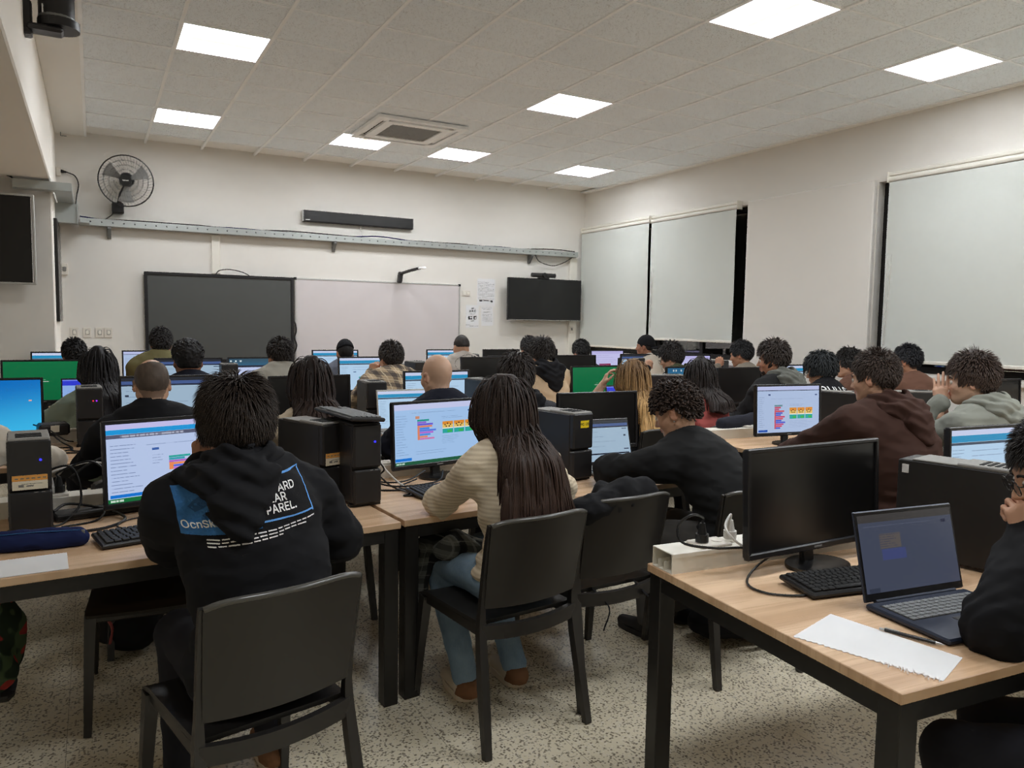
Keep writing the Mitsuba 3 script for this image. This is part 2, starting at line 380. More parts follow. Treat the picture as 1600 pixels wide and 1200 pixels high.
def hand_sdf(curl=0.35, spread=0.0, thumb=0.5, grip=0.0):
    """Right hand, wrist at the origin, fingers along +y, palm facing -z, thumb at -x."""
    fs = []
    base = [(-0.028, 0.086), (-0.009, 0.091), (0.011, 0.087), (0.029, 0.077)]
    lens = [(0.043, 0.026, 0.021), (0.047, 0.030, 0.022), (0.043, 0.028, 0.021), (0.034, 0.021, 0.019)]
    rr = [0.0092, 0.0095, 0.0089, 0.0078]
    palm = union([s_cone((x*0.55, 0.012, 0.0), (x, y-0.006, 0.0), 0.0145, 0.0125) for (x, y) in base]+[s_cone((-0.018, 0.018, -0.006), (-0.030, 0.050, -0.010), 0.016, 0.014)], 0.016)
    for i, ((x, y), L, r) in enumerate(zip(base, lens, rr)):
        a = V(x, y-0.004, 0.0); ang = 0.0; sp = (i-1.5)*spread; chain = []
        for j, l in enumerate(L):
            ang += curl*(0.8, 1.15, 0.8)[j]*(1+0.06*i); d = V(math.sin(sp)*math.cos(ang), math.cos(sp)*math.cos(ang), -math.sin(ang))
            b = a+d*l; chain.append(s_cone(a, b, r*(1-0.07*j), r*(0.93-0.07*j))); a = b
        fs.append(union(chain, 0.003))
    a = V(-0.024, 0.024, -0.006); d1 = V(-0.75, 0.62, -0.28-0.5*thumb); d1 /= np.linalg.norm(d1); b = a+d1*0.042
    d2 = V(-0.35+0.3*thumb, 0.88, -0.3-0.4*thumb); d2 /= np.linalg.norm(d2); c = b+d2*0.032; e = c+d2*0.026
    th = union([s_cone(a, b, 0.0145, 0.0115), s_cone(b, c, 0.0108, 0.0098), s_cone(c, e, 0.0098, 0.0078)], 0.004)
    allf = fs[0]
    g = fs+[th]
    def fin(p):
        d = np.min([q(p) for q in g], 0); return smin(d, palm(p), 0.010)
    wrist = union([s_cone((0, -0.075, 0), (0, 0.012, 0), 0.027, 0.023)], 0.01)
    def f(p): return smin(fin(p), wrist(p), 0.018)
    f.box = (V(-0.085, -0.10, -0.14), V(0.06, 0.21, 0.035)); return f
HANDS = {'rest': dict(curl=0.32, thumb=0.4), 'fist': dict(curl=1.15, thumb=1.0), 'flat': dict(curl=0.13, spread=0.06, thumb=0.2), 'cup': dict(curl=0.55, thumb=0.6), 'hair': dict(curl=0.45, spread=0.10, thumb=0.3)}
_hand = {}
def hand_mesh(kind, side, h):
    k = (kind, side, h)
    if k not in _hand:
        m = mesh_sdf(hand_sdf(**HANDS[kind]), h, 0.005)
        if side < 0: m.vertices[:, 0] *= -1; m.faces = m.faces[:, ::-1]
        _hand[k] = m
    return _hand[k]
def frame(y, z):
    """Rotation whose y column is y and whose z column is near z."""
    y = V(*y); y /= np.linalg.norm(y); z = V(*z); z = z-y*(z@y); z /= np.linalg.norm(z); return np.stack([np.cross(y, z), y, z], 1)

# ------------------------------------------------------------------ hair made of locks
def locks(rng, R, c, s, collide, n, length, region, r=0.010, up=0.25, stiff=0.80, part_x=None, seg=14, flow=None, wave=0.0, flat=0.5, gravity=1.0, spread=1.0, root=0.0, drape=None):
    """Locks rooted on the scalp that fall over head and shoulders. R, c, s: the head's frame. Returns (vertices, faces, t along each lock, lock number)."""
    i = np.arange(n*3)+0.5; ph = i*2.399963; zz = 1-2*i/(n*3); q = np.stack([np.cos(ph)*np.sqrt(1-zz*zz), np.sin(ph)*np.sqrt(1-zz*zz), zz], 1)
    p = q*V(0.075, 0.096, 0.094)+V(0, -0.014, 0.022); p = p[region(p) < 0.004]; p = p[rng.permutation(len(p))[:n]]; n = len(p)
    nl = (p-V(0, -0.014, 0.022))/V(0.075, 0.096, 0.094)**2; nl /= np.linalg.norm(nl, axis=1, keepdims=True)
    p = p+nl*root
    if part_x is not None: d = np.stack([np.sign(p[:, 0]-part_x)*np.clip((p[:, 1]+0.05)/0.09, 0.10, 1.0)+rng.normal(0, 0.12, n), np.full(n, -0.55), np.full(n, -0.30)], 1)
    else: d = np.asarray(flow(p) if callable(flow) else np.tile(flow if flow is not None else (0, -1, -0.3), (n, 1)), float)
    d = d-nl*(d*nl).sum(1, keepdims=True); d /= np.linalg.norm(d, axis=1, keepdims=True)+1e-9; d = d+nl*up; d += rng.normal(0, 0.12*spread, d.shape)
    x = (p*s)@R.T+c; d = d@R.T; d /= np.linalg.norm(d, axis=1, keepdims=True); side = np.cross(d, nl@R.T)
    ln = length*rng.uniform(0.82, 1.08, n) if np.isscalar(length) else length(p, rng); step = ln/seg
    rr = r*rng.uniform(0.75, 1.25, n); path = [x.copy()]; phase = rng.uniform(0, 6.28, n)
    for k in range(seg):
        g = V(0, 0, -1.0)*gravity
        d = d*stiff+g*(1-stiff); d /= np.linalg.norm(d, axis=1, keepdims=True)
        if drape is not None: d = d+drape(x)
        x = x+d*step[:, None]
        if wave: x = x+side*(wave*np.cos(phase+k*1.1))[:, None]*step[:, None]
        for _ in range(2):
            dd = collide(x); m = dd < rr*flat*0.8
            if m.any(): x[m] += grad(collide, x[m])*(rr[m]*flat*0.8-dd[m])[:, None]
        nd = x-path[-1]; d = nd/(np.linalg.norm(nd, axis=1, keepdims=True)+1e-9); path.append(x.copy())
    P = np.stack(path, 1); t = np.linspace(0, 1, seg+1); prof = np.clip(0.55+1.6*t, 0, 1)*np.clip((1.06-t)*2.2, 0.06, 1)
    Tn = np.gradient(P, axis=1); Tn /= np.linalg.norm(Tn, axis=2, keepdims=True)+1e-9
    G = grad(collide, P.reshape(-1, 3), 0.006).reshape(P.shape); S = np.cross(Tn, G); S /= np.linalg.norm(S, axis=2, keepdims=True)+1e-9; N = np.cross(S, Tn)
    K = 6; a = np.arange(K)*2*np.pi/K; w = (rr[:, None]*prof)[:, :, None, None]
    v = P[:, :, None]+(np.cos(a)[None, None, :, None]*S[:, :, None]+flat*np.sin(a)[None, None, :, None]*N[:, :, None])*w
    i, j, k = np.meshgrid(np.arange(n), np.arange(seg), np.arange(K), indexing='ij'); L = seg+1
    id_ = lambda a_, b_, c_: (a_*L+b_)*K+c_ % K
    f = np.concatenate([np.stack([id_(i, j, k), id_(i, j, k+1), id_(i, j+1, k+1)], -1).reshape(-1, 3), np.stack([id_(i, j, k), id_(i, j+1, k+1), id_(i, j+1, k)], -1).reshape(-1, 3)])
    return v.reshape(-1, 3), f, np.repeat(np.tile(t, n), K), np.repeat(np.arange(n), L*K)
def hair_colors(rng, t, num, root, tip, vary=0.22):
    k = rng.uniform(1-vary, 1+vary, num.max()+1)[num][:, None]; t = t[:, None]**1.3
    return np.clip((np.array(lin(*root))*(1-t)+np.array(lin(*tip))*t)*k, 0.002, 0.95)

SKIN = {'light': (198, 156, 130), 'tan': (176, 130, 104), 'brown': (146, 102, 80), 'pale': (206, 168, 144)}
def person(label, x, y, ztop, face=0.0, lean=0.10, hs=1.0, hyaw=0.0, hpitch=10.0, hroll=0.0, g=1.0, armL=None, armR=None, handL='rest', handR='rest', nL=None, nR=None,
           top='cloth_black', top_name='sweatshirt', top_label=None, puff=0.014, sleeve=1.0, hood=None, hood_size=1.0, hood_dx=0.0, collar=None, trousers='cloth_dark_trousers', shoes='shoe_dark',
           hair='short', hcol=(30, 25, 23), htip=None, skin='tan', res=0.012, hres=0.008, beard=None, eyes=False, glasses=False, legs='fwd', seed=1, hipz=0.545, slouch=0.05, seated=True, hair_len=0.45, legdx=0.0, group=None, knee=None, shoulder_w=0.185, nup=0.0, wid=1.0):
    rng = np.random.default_rng(seed)
    key = thing('person', label, 'person', group)
    W = M4(x, y, 0, face); Rw = W[:3, :3]
    skn = np.array(lin(*SKIN[skin]))
    Rh = rotz(rad(hyaw))@rotx(-rad(hpitch))@roty(rad(hroll))
    hc = V(0, 0, ztop-0.117*hs-{'short': 0.012, 'fluffy': 0.030, 'messy': 0.022, 'quiff': 0.028, 'curly': 0.026, 'long': 0.012, 'cap': 0.018, 'cap_back': 0.02, 'fade': 0.012}.get(hair, 0.0)*hs)
    neck = hc+V(0, -0.052, -0.126)*hs+V(0, 0, -0.012+nup); hip = V(legdx, neck[1]-lean, hipz)
    ax = neck-hip; al = math.atan2(ax[1], ax[2]); Rt = rotx(-al)
    mid = hip+ax*0.45+V(0, -slouch, 0); chest_c = hip+ax*0.70+V(0, -slouch*0.75, 0)
    shz = neck[2]-0.086; sw = shoulder_w*g
    sh = {-1: V(-sw, neck[1]-0.012, shz), 1: V(sw, neck[1]-0.012, shz)}
    base = hip[1]+lean
    dflt = {s: (V(s*0.255*g, neck[1]+0.13, 0.80), V(s*0.13, neck[1]+0.36, 0.795)) for s in (-1, 1)}
    arm = {-1: tuple(map(lambda q: V(*q), armL)) if armL else dflt[-1], 1: tuple(map(lambda q: V(*q), armR)) if armR else dflt[1]}
    # -- torso and limbs; e grows every radius for the cloth
    def torso(e):
        return union([s_ell(hip+V(0, 0.0, 0.02), (0.170*g+e, 0.125*g+e, 0.125+e*0.6)), s_ell(mid, (0.150*g+e, 0.112*g+e, 0.19+e), Rt), s_ell(chest_c, (0.162*g+e, 0.108*g+e, 0.19+e), Rt),
                      s_cone(sh[-1]*0.85+V(0, neck[1], shz)*0.15, sh[1]*0.85+V(0, neck[1], shz)*0.15, 0.055+e), s_cone(neck+V(0, -0.012, 0.0), (sh[-1]+neck)/2+V(0, -0.005, 0.006), 0.052+e*0.7, 0.05+e), s_cone(neck+V(0, -0.012, 0.0), (sh[1]+neck)/2+V(0, -0.005, 0.006), 0.052+e*0.7, 0.05+e)], 0.07)
    def limb(s, e, w=1.0):
        el, wr = arm[s]; d = el+(wr-el)*w
        return [s_cone(sh[s], el, 0.054*g+e, 0.043+e), s_cone(el, d, 0.043+e, 0.030+(0.012*(1-w))+e*0.9)]
    neckf = s_cone(neck+V(0, 0, -0.03), hc+Rh@V(0, -0.022, -0.045)*hs, 0.058*hs, 0.052*hs)
    def leg(e, cut=1.0):
        out = []
        for s in (-1, 1):
            hj = V(hip[0]+s*0.09, hip[1]+0.02, hipz-0.015)
            kn = V(*knee[(s+1)//2]) if knee else V(hip[0]+s*0.12*g, hip[1]+0.44, 0.51)
            an = V(kn[0]+s*0.01, kn[1]+(-0.04 if legs == 'fwd' else -0.26), 0.085)
            out += [s_cone(hj, kn, 0.082*g+e, 0.056+e), s_cone(kn, kn+(an-kn)*cut, 0.056+e, 0.040+e)]
        return out, an
    headf = moved(HEAD, Rh, hc, hs)
    headneck = union([headf, neckf], 0.025)
    # -- body: one figure; head and hands meshed finer
    pieces = []
    hb = moved(HEAD, Rh, hc, hs).box
    hb = (np.minimum(HEAD_BOX[0]*1.15*hs+hc, neck-0.09), HEAD_BOX[1]*1.15*hs+hc)
    hm = mesh_sdf(headneck, hres, 0.012, (hb[0]+V(0, 0, 0.02), hb[1])); pieces.append(hm)
    col = np.tile(skn, (len(hm.vertices), 1)); q = (hm.vertices-hc)@Rh/hs
    lip = (np.abs(q[:, 0]) < 0.021) & (q[:, 2] > -0.073) & (q[:, 2] < -0.051) & (q[:, 1] > 0.088); col[lip] *= V(0.85, 0.55, 0.55)
    red = np.exp(-((np.abs(q[:, 0])-0.045)**2/0.0004+(q[:, 2]+0.03)**2/0.0005))*(q[:, 1] > 0.03); col *= 1-red[:, None]*V(0.02, 0.12, 0.12)
    ear = np.clip((np.abs(q[:, 0])-0.072)/0.012, 0, 1)[:, None]; col *= 1-ear*V(0.0, 0.14, 0.16)
    if hair == 'balding' or hair == 'buzz':
        st = np.clip((0.03+0.02*nz(q*60)-hair_region(0.07, -0.078, -0.02)(q))/0.02, 0, 1)*np.clip((np.abs(q[:, 0])*0+0.088-q[:, 2]+nz(q*90)*0.05)/0.03, 0, 1)
        st *= (hair_region(0.066, -0.078, -0.02)(q) < 0.004)
        col = col*(1-0.72*st[:, None])+np.array(lin(*hcol))*0.72*st[:, None]
    if hair == 'bald':
        st = np.clip((0.05-q[:, 2])/0.03, 0, 1)*(hair_region(0.06, -0.075, -0.01)(q) < 0.004)*0.10
        col = col*(1-st[:, None])+np.array(lin(60, 52, 48))*st[:, None]
    cols = [col]
    bf = union([torso(-0.008)]+limb(-1, -0.004)+limb(1, -0.004)+leg(-0.006)[0], 0.03)
    bm = mesh_sdf(bf, 0.026); pieces.append(bm); cols.append(np.tile(skn, (len(bm.vertices), 1)))
    def handw(s, kind, nrm):
        el, wr = arm[s]; dirv = wr-el; R = frame(dirv, nrm if nrm is not None else V(0, 0, 1)); return R, wr
    for s, kind, nrm in ((-1, handL, nL), (1, handR, nR)):
        if kind is None: continue
        R, wr = handw(s, kind, None if nrm is None else nrm[0]); fwd = None
        if nrm is not None and len(nrm) > 1: R = frame(nrm[1], nrm[0])
        m = hand_mesh(kind, s, 0.0035 if res < 0.0085 else 0.005).copy(); m.vertices = m.vertices@R.T*(0.96 if g >= 0.95 else 0.9)+wr
        pieces.append(m); cols.append(np.tile(skn*V(1.0, 0.94, 0.92), (len(m.vertices), 1)))
    if sleeve < 1.0:
        for s in (-1, 1):
            m = mesh_sdf(union(limb(s, -0.002), 0.02), 0.007); pieces.append(m); cols.append(np.tile(skn, (len(m.vertices), 1)))
    body = trimesh.util.concatenate(pieces)
    part(key, 'body', shape(xf(W, body), 'skin_paint', True, color=np.vstack(cols)))
    # -- clothes
    e = puff
    cl = union([torso(e)]+limb(-1, e, sleeve)+limb(1, e, sleeve), 0.045)
    sd = seed*7.3
    def cloth(p):
        d = cl(p); o = p*V(9, 9, 15)+sd
        fold = nz(o)*0.024*(1+puff*20)
        for s in (-1, 1):
            el = arm[s][0]; r = np.linalg.norm(p-el, axis=1)
            fold = fold+0.0065*np.sin((p-el)@((sh[s]-arm[s][1])/(np.linalg.norm(sh[s]-arm[s][1])+1e-6))*130+nz(p*7+sd)*5)*np.exp(-(r/0.11)**2)
        w = p[:, 2]-hip[2]; fold = fold+0.006*np.sin(p[:, 2]*95+nz(p*5+sd)*9)*np.exp(-((w-0.10)/0.09)**2)
        return d+fold
    cloth.box = cl.box
    nk = s_cone(neck+V(0, 0.012, 0.0), hc+V(0, 0.0, 0.02), 0.060, 0.075) if collar is None else s_cone(neck+V(0, 0.01, 0.03), hc+V(0, 0, 0.06), 0.064, 0.078)
    cc = minus(cloth, nk, 0.008)
    def hemmed(p): return np.maximum(cc(p), hip[2]-0.055-p[:, 2])
    hemmed.box = (np.maximum(cl.box[0], V(-9, -9, hip[2]-0.07)), cl.box[1])
    cm = mesh_sdf(hemmed, res, 0.02)
    tk = part(key, top_name, shape(xf(W, cm), top, True), label=top_label)
    # collar band
    nc = neck+V(0, 0.004, 0.018); ring = []
    for i in range(15):
        a = 2*math.pi*i/14; ring.append(nc+V(0.064*math.cos(a), 0.058*math.sin(a)+0.002, -0.022*math.sin(a)))
    if collar:
        cf = union([s_cone(ring[i]+V(0, -0.012, -0.012), ring[i]*0.9+nc*0.1+V(0, 0, 0.030), 0.013, 0.008) for i in range(14)], 0.02)
        part(tk, 'collar', shape(xf(W, mesh_sdf(cf, max(res*0.7, 0.006))), collar, True))
    elif not hood:
        part(tk, 'neckband', shape(xf(W, sweep(np.array(ring)+V(0, -0.004, -0.006), 0.009, 0.007, sides=7, cap=False)), top, True))
    if hood:
        k = hood_size; hn = neck+V(0, -0.012, 0.0)
        rg = [hn+V(0.090*math.cos(a), 0.078*math.sin(a)+0.004, 0.026-0.030*math.sin(a)) for a in np.linspace(math.pi*0.12, -math.pi*1.12, 11)]
        hf = [s_cone(rg[i], rg[i+1], 0.034 if 2 < i < 7 else 0.027) for i in range(10)]
        def back(xx, zz):
            q = V((xx, hip[1]-0.45, zz)).reshape(1, 3)
            for _ in range(40): q[0, 1] += 0.7*float(np.clip(cloth(q)[0], -0.02, 0.05))
            return q[0, 1]
        hx = hood_dx
        def on(xx, zz, o): return V(hx+xx, back(hx+xx, zz)+o, zz)
        zt_ = neck[2]+0.060
        hf += [s_ell(on(0, zt_-0.055*k, -0.002), (0.118*k, 0.040, 0.058*k)), s_ell(on(0, zt_-0.110*k, -0.006), (0.088*k, 0.034, 0.056*k)), s_ell(on(0, zt_-0.158*k, -0.003), (0.052*k, 0.026, 0.048*k)),
               s_cone(on(-0.115*k, zt_-0.045*k, 0.0), on(-0.012*k, zt_-0.195*k, 0.0), 0.024, 0.016), s_cone(on(0.115*k, zt_-0.045*k, 0.0), on(0.012*k, zt_-0.195*k, 0.0), 0.024, 0.016),
               s_cone(rg[4], on(-0.08*k, zt_-0.05*k, -0.01), 0.034, 0.034), s_cone(rg[6], on(0.08*k, zt_-0.05*k, -0.01), 0.034, 0.034)]
        hu = union(hf, 0.035); cavity = s_ell(hn+V(0, -0.035, 0.075), (0.066, 0.072, 0.062)); hu = minus(hu, union([cavity, nk], 0.02), 0.012)
        def hfold(p): return hu(p)+nz(p*V(14, 14, 22)+sd)*0.016+0.004*np.sin((p[:, 2]-0.6*np.abs(p[:, 0]))*110+nz(p*6)*6)
        hfold.box = hu.box
        part(tk, 'hood', shape(xf(W, mesh_sdf(hfold, max(res*0.85, 0.006))), hood, True))
    lf, an = leg(0.012); lf = union(lf+[s_ell(hip+V(0, 0.01, -0.01), (0.172*g+0.008, 0.130*g+0.008, 0.105))], 0.035)
    def trou(p): return lf(p)+nz(p*V(10, 10, 16)+sd)*0.014
    trou.box = lf.box
    part(key, 'trousers', shape(xf(W, mesh_sdf(trou, max(res, 0.012))), trousers, True))
    for s in (-1, 1):
        kn = V(*knee[(s+1)//2]) if knee else V(hip[0]+s*0.12*g, hip[1]+0.44, 0.51)
        a = V(kn[0]+s*0.01, kn[1]+(-0.04 if legs == 'fwd' else -0.26), 0.05)
        sf = union([s_cone(a+V(0, -0.035, -0.005), a+V(0, 0.15, -0.016), 0.042, 0.032), s_cone(a, a+V(0, 0.01, 0.05), 0.042, 0.044)], 0.03)
        def sole(p): return np.maximum(sf(p), 0.022-p[:, 2])
        sole.box = sf.box
        sk = part(key, 'shoe', shape(xf(W, mesh_sdf(sole, 0.010)), shoes, True))
        v = np.array([[0.046*math.cos(t)*(1 if math.sin(t) < 0 else 0.92), (0.058 if math.sin(t) < 0 else 0.172)*math.sin(t), 0] for t in np.linspace(0, 2*math.pi, 22, endpoint=False)])
        pr = trimesh.convex.convex_hull(np.vstack([v, v+V(0, 0, 0.026)])); pr.apply_translation((a[0], a[1]+0.01, 0.001)); part(sk, 'heel_panel', shape(xf(W, mesh_sdf(inter(lambda p, a=a: sole(p)-0.003, lambda p, a=a: np.maximum(p[:, 1]-a[1]+0.005+0.5*(p[:, 2]-0.05), p[:, 2]-0.088), 0.004), 0.010, 0.01, sf.box)), 'shoe_brown' if shoes != 'shoe_dark' else 'cloth_black', True)) if (res < 0.009) else None; part(sk, 'sole', shape(xf(W, pr), 'shoe_cream' if shoes != 'shoe_dark' else 'shoe_dark'))
    # -- hair
    tip = htip or tuple(min(255, c+16) for c in hcol)
    cl6 = lambda p: cl(p)-0.007
    cl6.box = cl.box
    coll = union([headneck, cl6], 0.02)
    def hw(f, h): m = mesh_sdf(moved(f, Rh, hc, hs), h*hs, 0.01); return m
    def put_hair(ms, cs): part(key, 'hair', shape(xf(W, trimesh.util.concatenate(ms)), 'hair', True, color=np.vstack(cs)))
    hcl = np.array(lin(*hcol)); fine = min(hres, 0.008)
    def shell(d, reg, dz=0.0, dy=0.0, amp=0.006, fr=55, cl_amp=0.0, bumps=None):
        sk0 = skull_infl(d, dz, dy)
        if bumps is not None:
            tree = cKDTree(bumps[0]); 
            def f0(p):
                dd, ii = tree.query(p); return smin(sk0(p), dd-bumps[1][ii], 0.006)
        else: f0 = sk0
        def f(p):
            st = p*V(fr, fr*0.35, fr*0.35)+seed
            dd = f0(p)+nz(st)*amp*2
            return -smin(-np.maximum(dd, -0.02), -reg(p), 0.010) if True else dd
        f.box = (sk0.box[0]-0.02, sk0.box[1]+0.02); return f
    def shell_col(m, vary=0.35):
        q = (m.vertices-hc)@Rh/hs; k = 1+vary*nz(q*V(90, 30, 30)+seed)*2; return np.clip(hcl*k[:, None], 0.002, 0.9)
    if hair in ('short', 'fluffy', 'messy', 'fade', 'quiff'):
        d, dz = {'short': (0.010, 0.012), 'fluffy': (0.026, 0.016), 'messy': (0.014, 0.012), 'fade': (0.006, 0.012), 'quiff': (0.014, 0.026)}[hair]
        reg = {'fluffy': hair_region(0.050, -0.058, -0.012), 'fade': hair_region(0.060, 0.008, 0.022), 'messy': hair_region(0.05, -0.062, -0.012), 'quiff': hair_region(0.058, -0.055, 0.0)}.get(hair, hair_region(0.056, -0.056, 0.004))
        m = hw(shell(d, reg, dz, 0.004, 0.008 if hair != 'fade' else 0.003), fine); ms, cs = [m], [shell_col(m)]
        if hair != 'fade':
            nl = {'short': 1500, 'fluffy': 1600, 'messy': 2800, 'quiff': 1700}[hair]; L = {'short': 0.028, 'fluffy': 0.060, 'messy': 0.075, 'quiff': 0.042}[hair]; nl = int(nl*1.8) if hres <= 0.0062 else nl if hres <= 0.0068 else nl//2 if hres <= 0.0085 else nl//3
            def flow(p):
                o = np.stack([p[:, 0]*1.5, p[:, 1]+0.045, p[:, 2]*0-0.045], 1); return o
            v, f, t, num = locks(rng, Rh, hc, hs, moved(skull_infl(d*0.9, dz*0.9, 0.003), Rh, hc, hs), nl, lambda q_, r_: L*r_.uniform(0.8, 1.1, len(q_))*np.clip(0.30+(q_[:, 2]+0.055)/0.10, 0.30, 1.0), reg, r=0.0021 if hres <= 0.0062 else 0.0031 if hres <= 0.0068 else 0.0048 if hres <= 0.0085 else 0.0066, up={'short': 0.02, 'fluffy': 0.10, 'messy': 0.06, 'quiff': 0.03}[hair], stiff={'short': 0.90, 'fluffy': 0.82, 'messy': 0.86, 'quiff': 0.86}[hair], seg=6, flow=flow, flat=0.5, wave={'short': 0.0, 'fluffy': 0.22, 'messy': 0.12, 'quiff': 0.15}[hair], spread=1.2 if hair != 'short' else 0.7, root=d*0.9)
            ms.append(trimesh.Trimesh(v, f, process=False)); cs.append(hair_colors(rng, t, num, hcol, tip))
        put_hair(ms, cs)
    elif hair == 'curly':
        reg = hair_region(0.046, -0.052, 0.010)
        i = np.arange(900)+0.5; ph = i*2.399963; zz = 1-2*i/900; q = np.stack([np.cos(ph)*np.sqrt(1-zz*zz), np.sin(ph)*np.sqrt(1-zz*zz), zz], 1)
        top_ = np.clip(q[:, 2:]+0.35, 0, 1); b = q*(V(0.075, 0.096, 0.094)+0.006+0.019*top_)+V(0, -0.014, 0.024)+rng.normal(0, 0.0035, q.shape); b = b[reg(b) < 0.004]
        m = hw(shell(0.012, reg, 0.014, 0.002, 0.003, bumps=(b, rng.uniform(0.0055, 0.0090, len(b)))), fine*0.75); ms, cs = [m], [shell_col(m, 0.5)]
        if hres <= 0.0065:
            v, f, t, num = locks(rng, Rh, hc, hs, moved(skull_infl(0.020, 0.014), Rh, hc, hs), 650, 0.026, hair_region(0.036, -0.045, 0.018), r=0.0042, up=0.6, stiff=0.9, seg=7, flow=lambda p: np.stack([p[:, 0], p[:, 1]+0.04, p[:, 2]*0], 1), wave=1.1, flat=0.8)
            ms.append(trimesh.Trimesh(v, f, process=False)); cs.append(hair_colors(rng, t, num, hcol, tip, 0.35))
        put_hair(ms, cs)
    elif hair == 'balding':
        reg0 = hair_region(0.066, -0.074, -0.02)
        def reg(p): return np.maximum(reg0(p), 0.070+0.012*nz(p*60)-np.linalg.norm((p-V(0, 0.015, 0.125))*V(1, 0.75, 1), axis=1))
        m = hw(shell(0.0035, reg, 0.002, 0.0, 0.0015, 90), fine); put_hair([m], [shell_col(m)])
    elif hair == 'long':
        zb = np.linspace(hc[2]-0.12, hc[2]-0.80, 12); q = np.stack([np.zeros(12), np.full(12, hip[1]-0.5), zb], 1)
        for _ in range(40): q[:, 1] += 0.7*np.clip(cl(q), -0.02, 0.05)
        by = np.minimum(q[:, 1], np.interp(zb, [hip[2]-0.2, hip[2]+0.05], [q[:, 1].min()]*2) if False else q[:, 1]); by = np.where(zb < hip[2]+0.02, by[zb >= hip[2]+0.02].min() if (zb >= hip[2]+0.02).any() else by, by)
        tt = np.array([-0.16, -0.10, 0.0, 0.10, 0.20, 0.35, 0.55, 0.75])
        ww = np.array([0.02, 0.060, 0.090, 0.104, 0.122, 0.150, 0.172, 0.170])*np.array([1, 1, 1, 1+0.3*(wid-1), 1+0.7*(wid-1), wid, wid, wid])*(0.5+0.5*hs)
        dd_ = np.array([0.03, 0.080, 0.104, 0.080, 0.052, 0.044, 0.040, 0.028]); hang = hc+Rh@V(0, -0.018, 0.0)*hs; zend = hc[2]+0.117*hs-hair_len
        def curtain(p):
            t_ = hc[2]-p[:, 2]; w_ = np.interp(t_, tt, ww); d_ = np.interp(t_, tt, dd_)
            yb = np.interp(-p[:, 2], -zb, by)-d_*0.45; m_ = np.clip((t_-0.02)/0.14, 0, 1); m_ = m_*m_*(3-2*m_); yc = hang[1]*(1-m_)+np.minimum(yb, hang[1])*m_
            st = np.stack([p[:, 0]*34/np.maximum(w_/0.12, 0.6), p[:, 1]*20, p[:, 2]*2.2], 1)+sd
            r_ = np.sqrt((p[:, 0]/w_)**2+((p[:, 1]-yc)/d_)**2); e_ = (r_-1)*np.minimum(w_, d_)*0.9
            e_ = e_+nz(st)*0.016*np.clip((t_+0.06)/0.1, 0.25, 1)+nz(st*3.1+5)*0.006
            e_ = np.maximum(e_, p[:, 1]-np.where(t_ < 0.06, hang[1]+0.045, neck[1]+0.045))
            return np.maximum(e_, zend+0.05*nz(p*V(26, 3, 0)+sd)-p[:, 2])
        curtain.box = (V(-0.32, by.min()-0.12, zend-0.05), V(0.32, 0.13, hc[2]+0.14))
        reg = hair_region(0.058, -0.10, -0.055); capf = moved(shell(0.008, reg, 0.006, 0.002, 0.002, 40), Rh, hc, hs)
        hf_ = union([curtain, capf], 0.05); hf_.box = curtain.box
        m = mesh_sdf(hf_, 0.0065 if hres <= 0.0065 else 0.009, 0.01); kcol = 1+0.55*nz(np.stack([m.vertices[:, 0]*70, m.vertices[:, 1]*50, m.vertices[:, 2]*3.0], 1)+sd)*2
        tcol = np.clip((hc[2]+0.08-m.vertices[:, 2])/max(hair_len*0.9, 0.2), 0, 1)[:, None]**1.2
        ms, cs = [m], [np.clip((hcl*(1-tcol)+np.array(lin(*tip))*tcol)*kcol[:, None], 0.002, 0.95)]
        def drape(x):
            low = np.clip((hc[2]-0.02-x[:, 2])/0.06, 0, 1); lim = np.interp(hc[2]-x[:, 2], tt, ww)*0.98; wide = np.clip((np.abs(x[:, 0])-lim)/0.02, 0, 1)
            return np.stack([-np.sign(x[:, 0])*1.2*wide*low, -0.9*np.clip((x[:, 1]-neck[1]-0.02)/0.04, 0, 1)*low, 0*low], 1)
        def ll(p, r_): return hair_len*r_.uniform(0.75, 1.02, len(p))
        hull_ = union([hf_, headneck], 0.02)
        v, f, t, num = locks(rng, Rh, hc, hs, hull_, 700 if hres <= 0.0065 else 260, ll, hair_region(0.052, -0.06, -0.01), r=0.0038 if hres <= 0.0065 else 0.0055, up=0.06, stiff=0.66, part_x=0.004, seg=22, wave=0.03, flat=0.5, spread=0.5, root=0.010, drape=drape)
        ms.append(trimesh.Trimesh(v, f, process=False)); cs.append(hair_colors(rng, t, num, hcol, tip, 0.3)); put_hair(ms, cs)
    elif hair == 'cap':
        m = hw(shell(0.012, lambda p: 0.022-p[:, 2]-0.35*p[:, 1], 0.010, 0.004, 0.0005), fine); part(key, 'cap', shape(xf(W, m), 'cloth_black', True), label='black cap')
        reg = hair_region(); m = hw(shell(0.006, reg, 0.004, 0.0, 0.004), fine); put_hair([m], [shell_col(m)])
    elif hair == 'cap_back':
        m = hw(shell(0.013, lambda p: 0.020-p[:, 2]+0.2*p[:, 1], 0.012, 0.004, 0.0005), fine)
        br = slab(lambda u, v: np.stack([0.075*u*(1-0.35*v*v), -0.095-0.075*v*(1-0.3*u*u), 0.012-0.018*v-0.028*u*u], -1), 13, 6, 0.005)
        br.vertices = (br.vertices*hs)@Rh.T+hc; part(key, 'cap', shape(xf(W, trimesh.util.concatenate([m, br])), 'cloth_black', 40), label='black cap worn backwards')
        m = hw(shell(0.006, hair_region(), 0.004, 0.0, 0.004), fine); put_hair([m], [shell_col(m)])
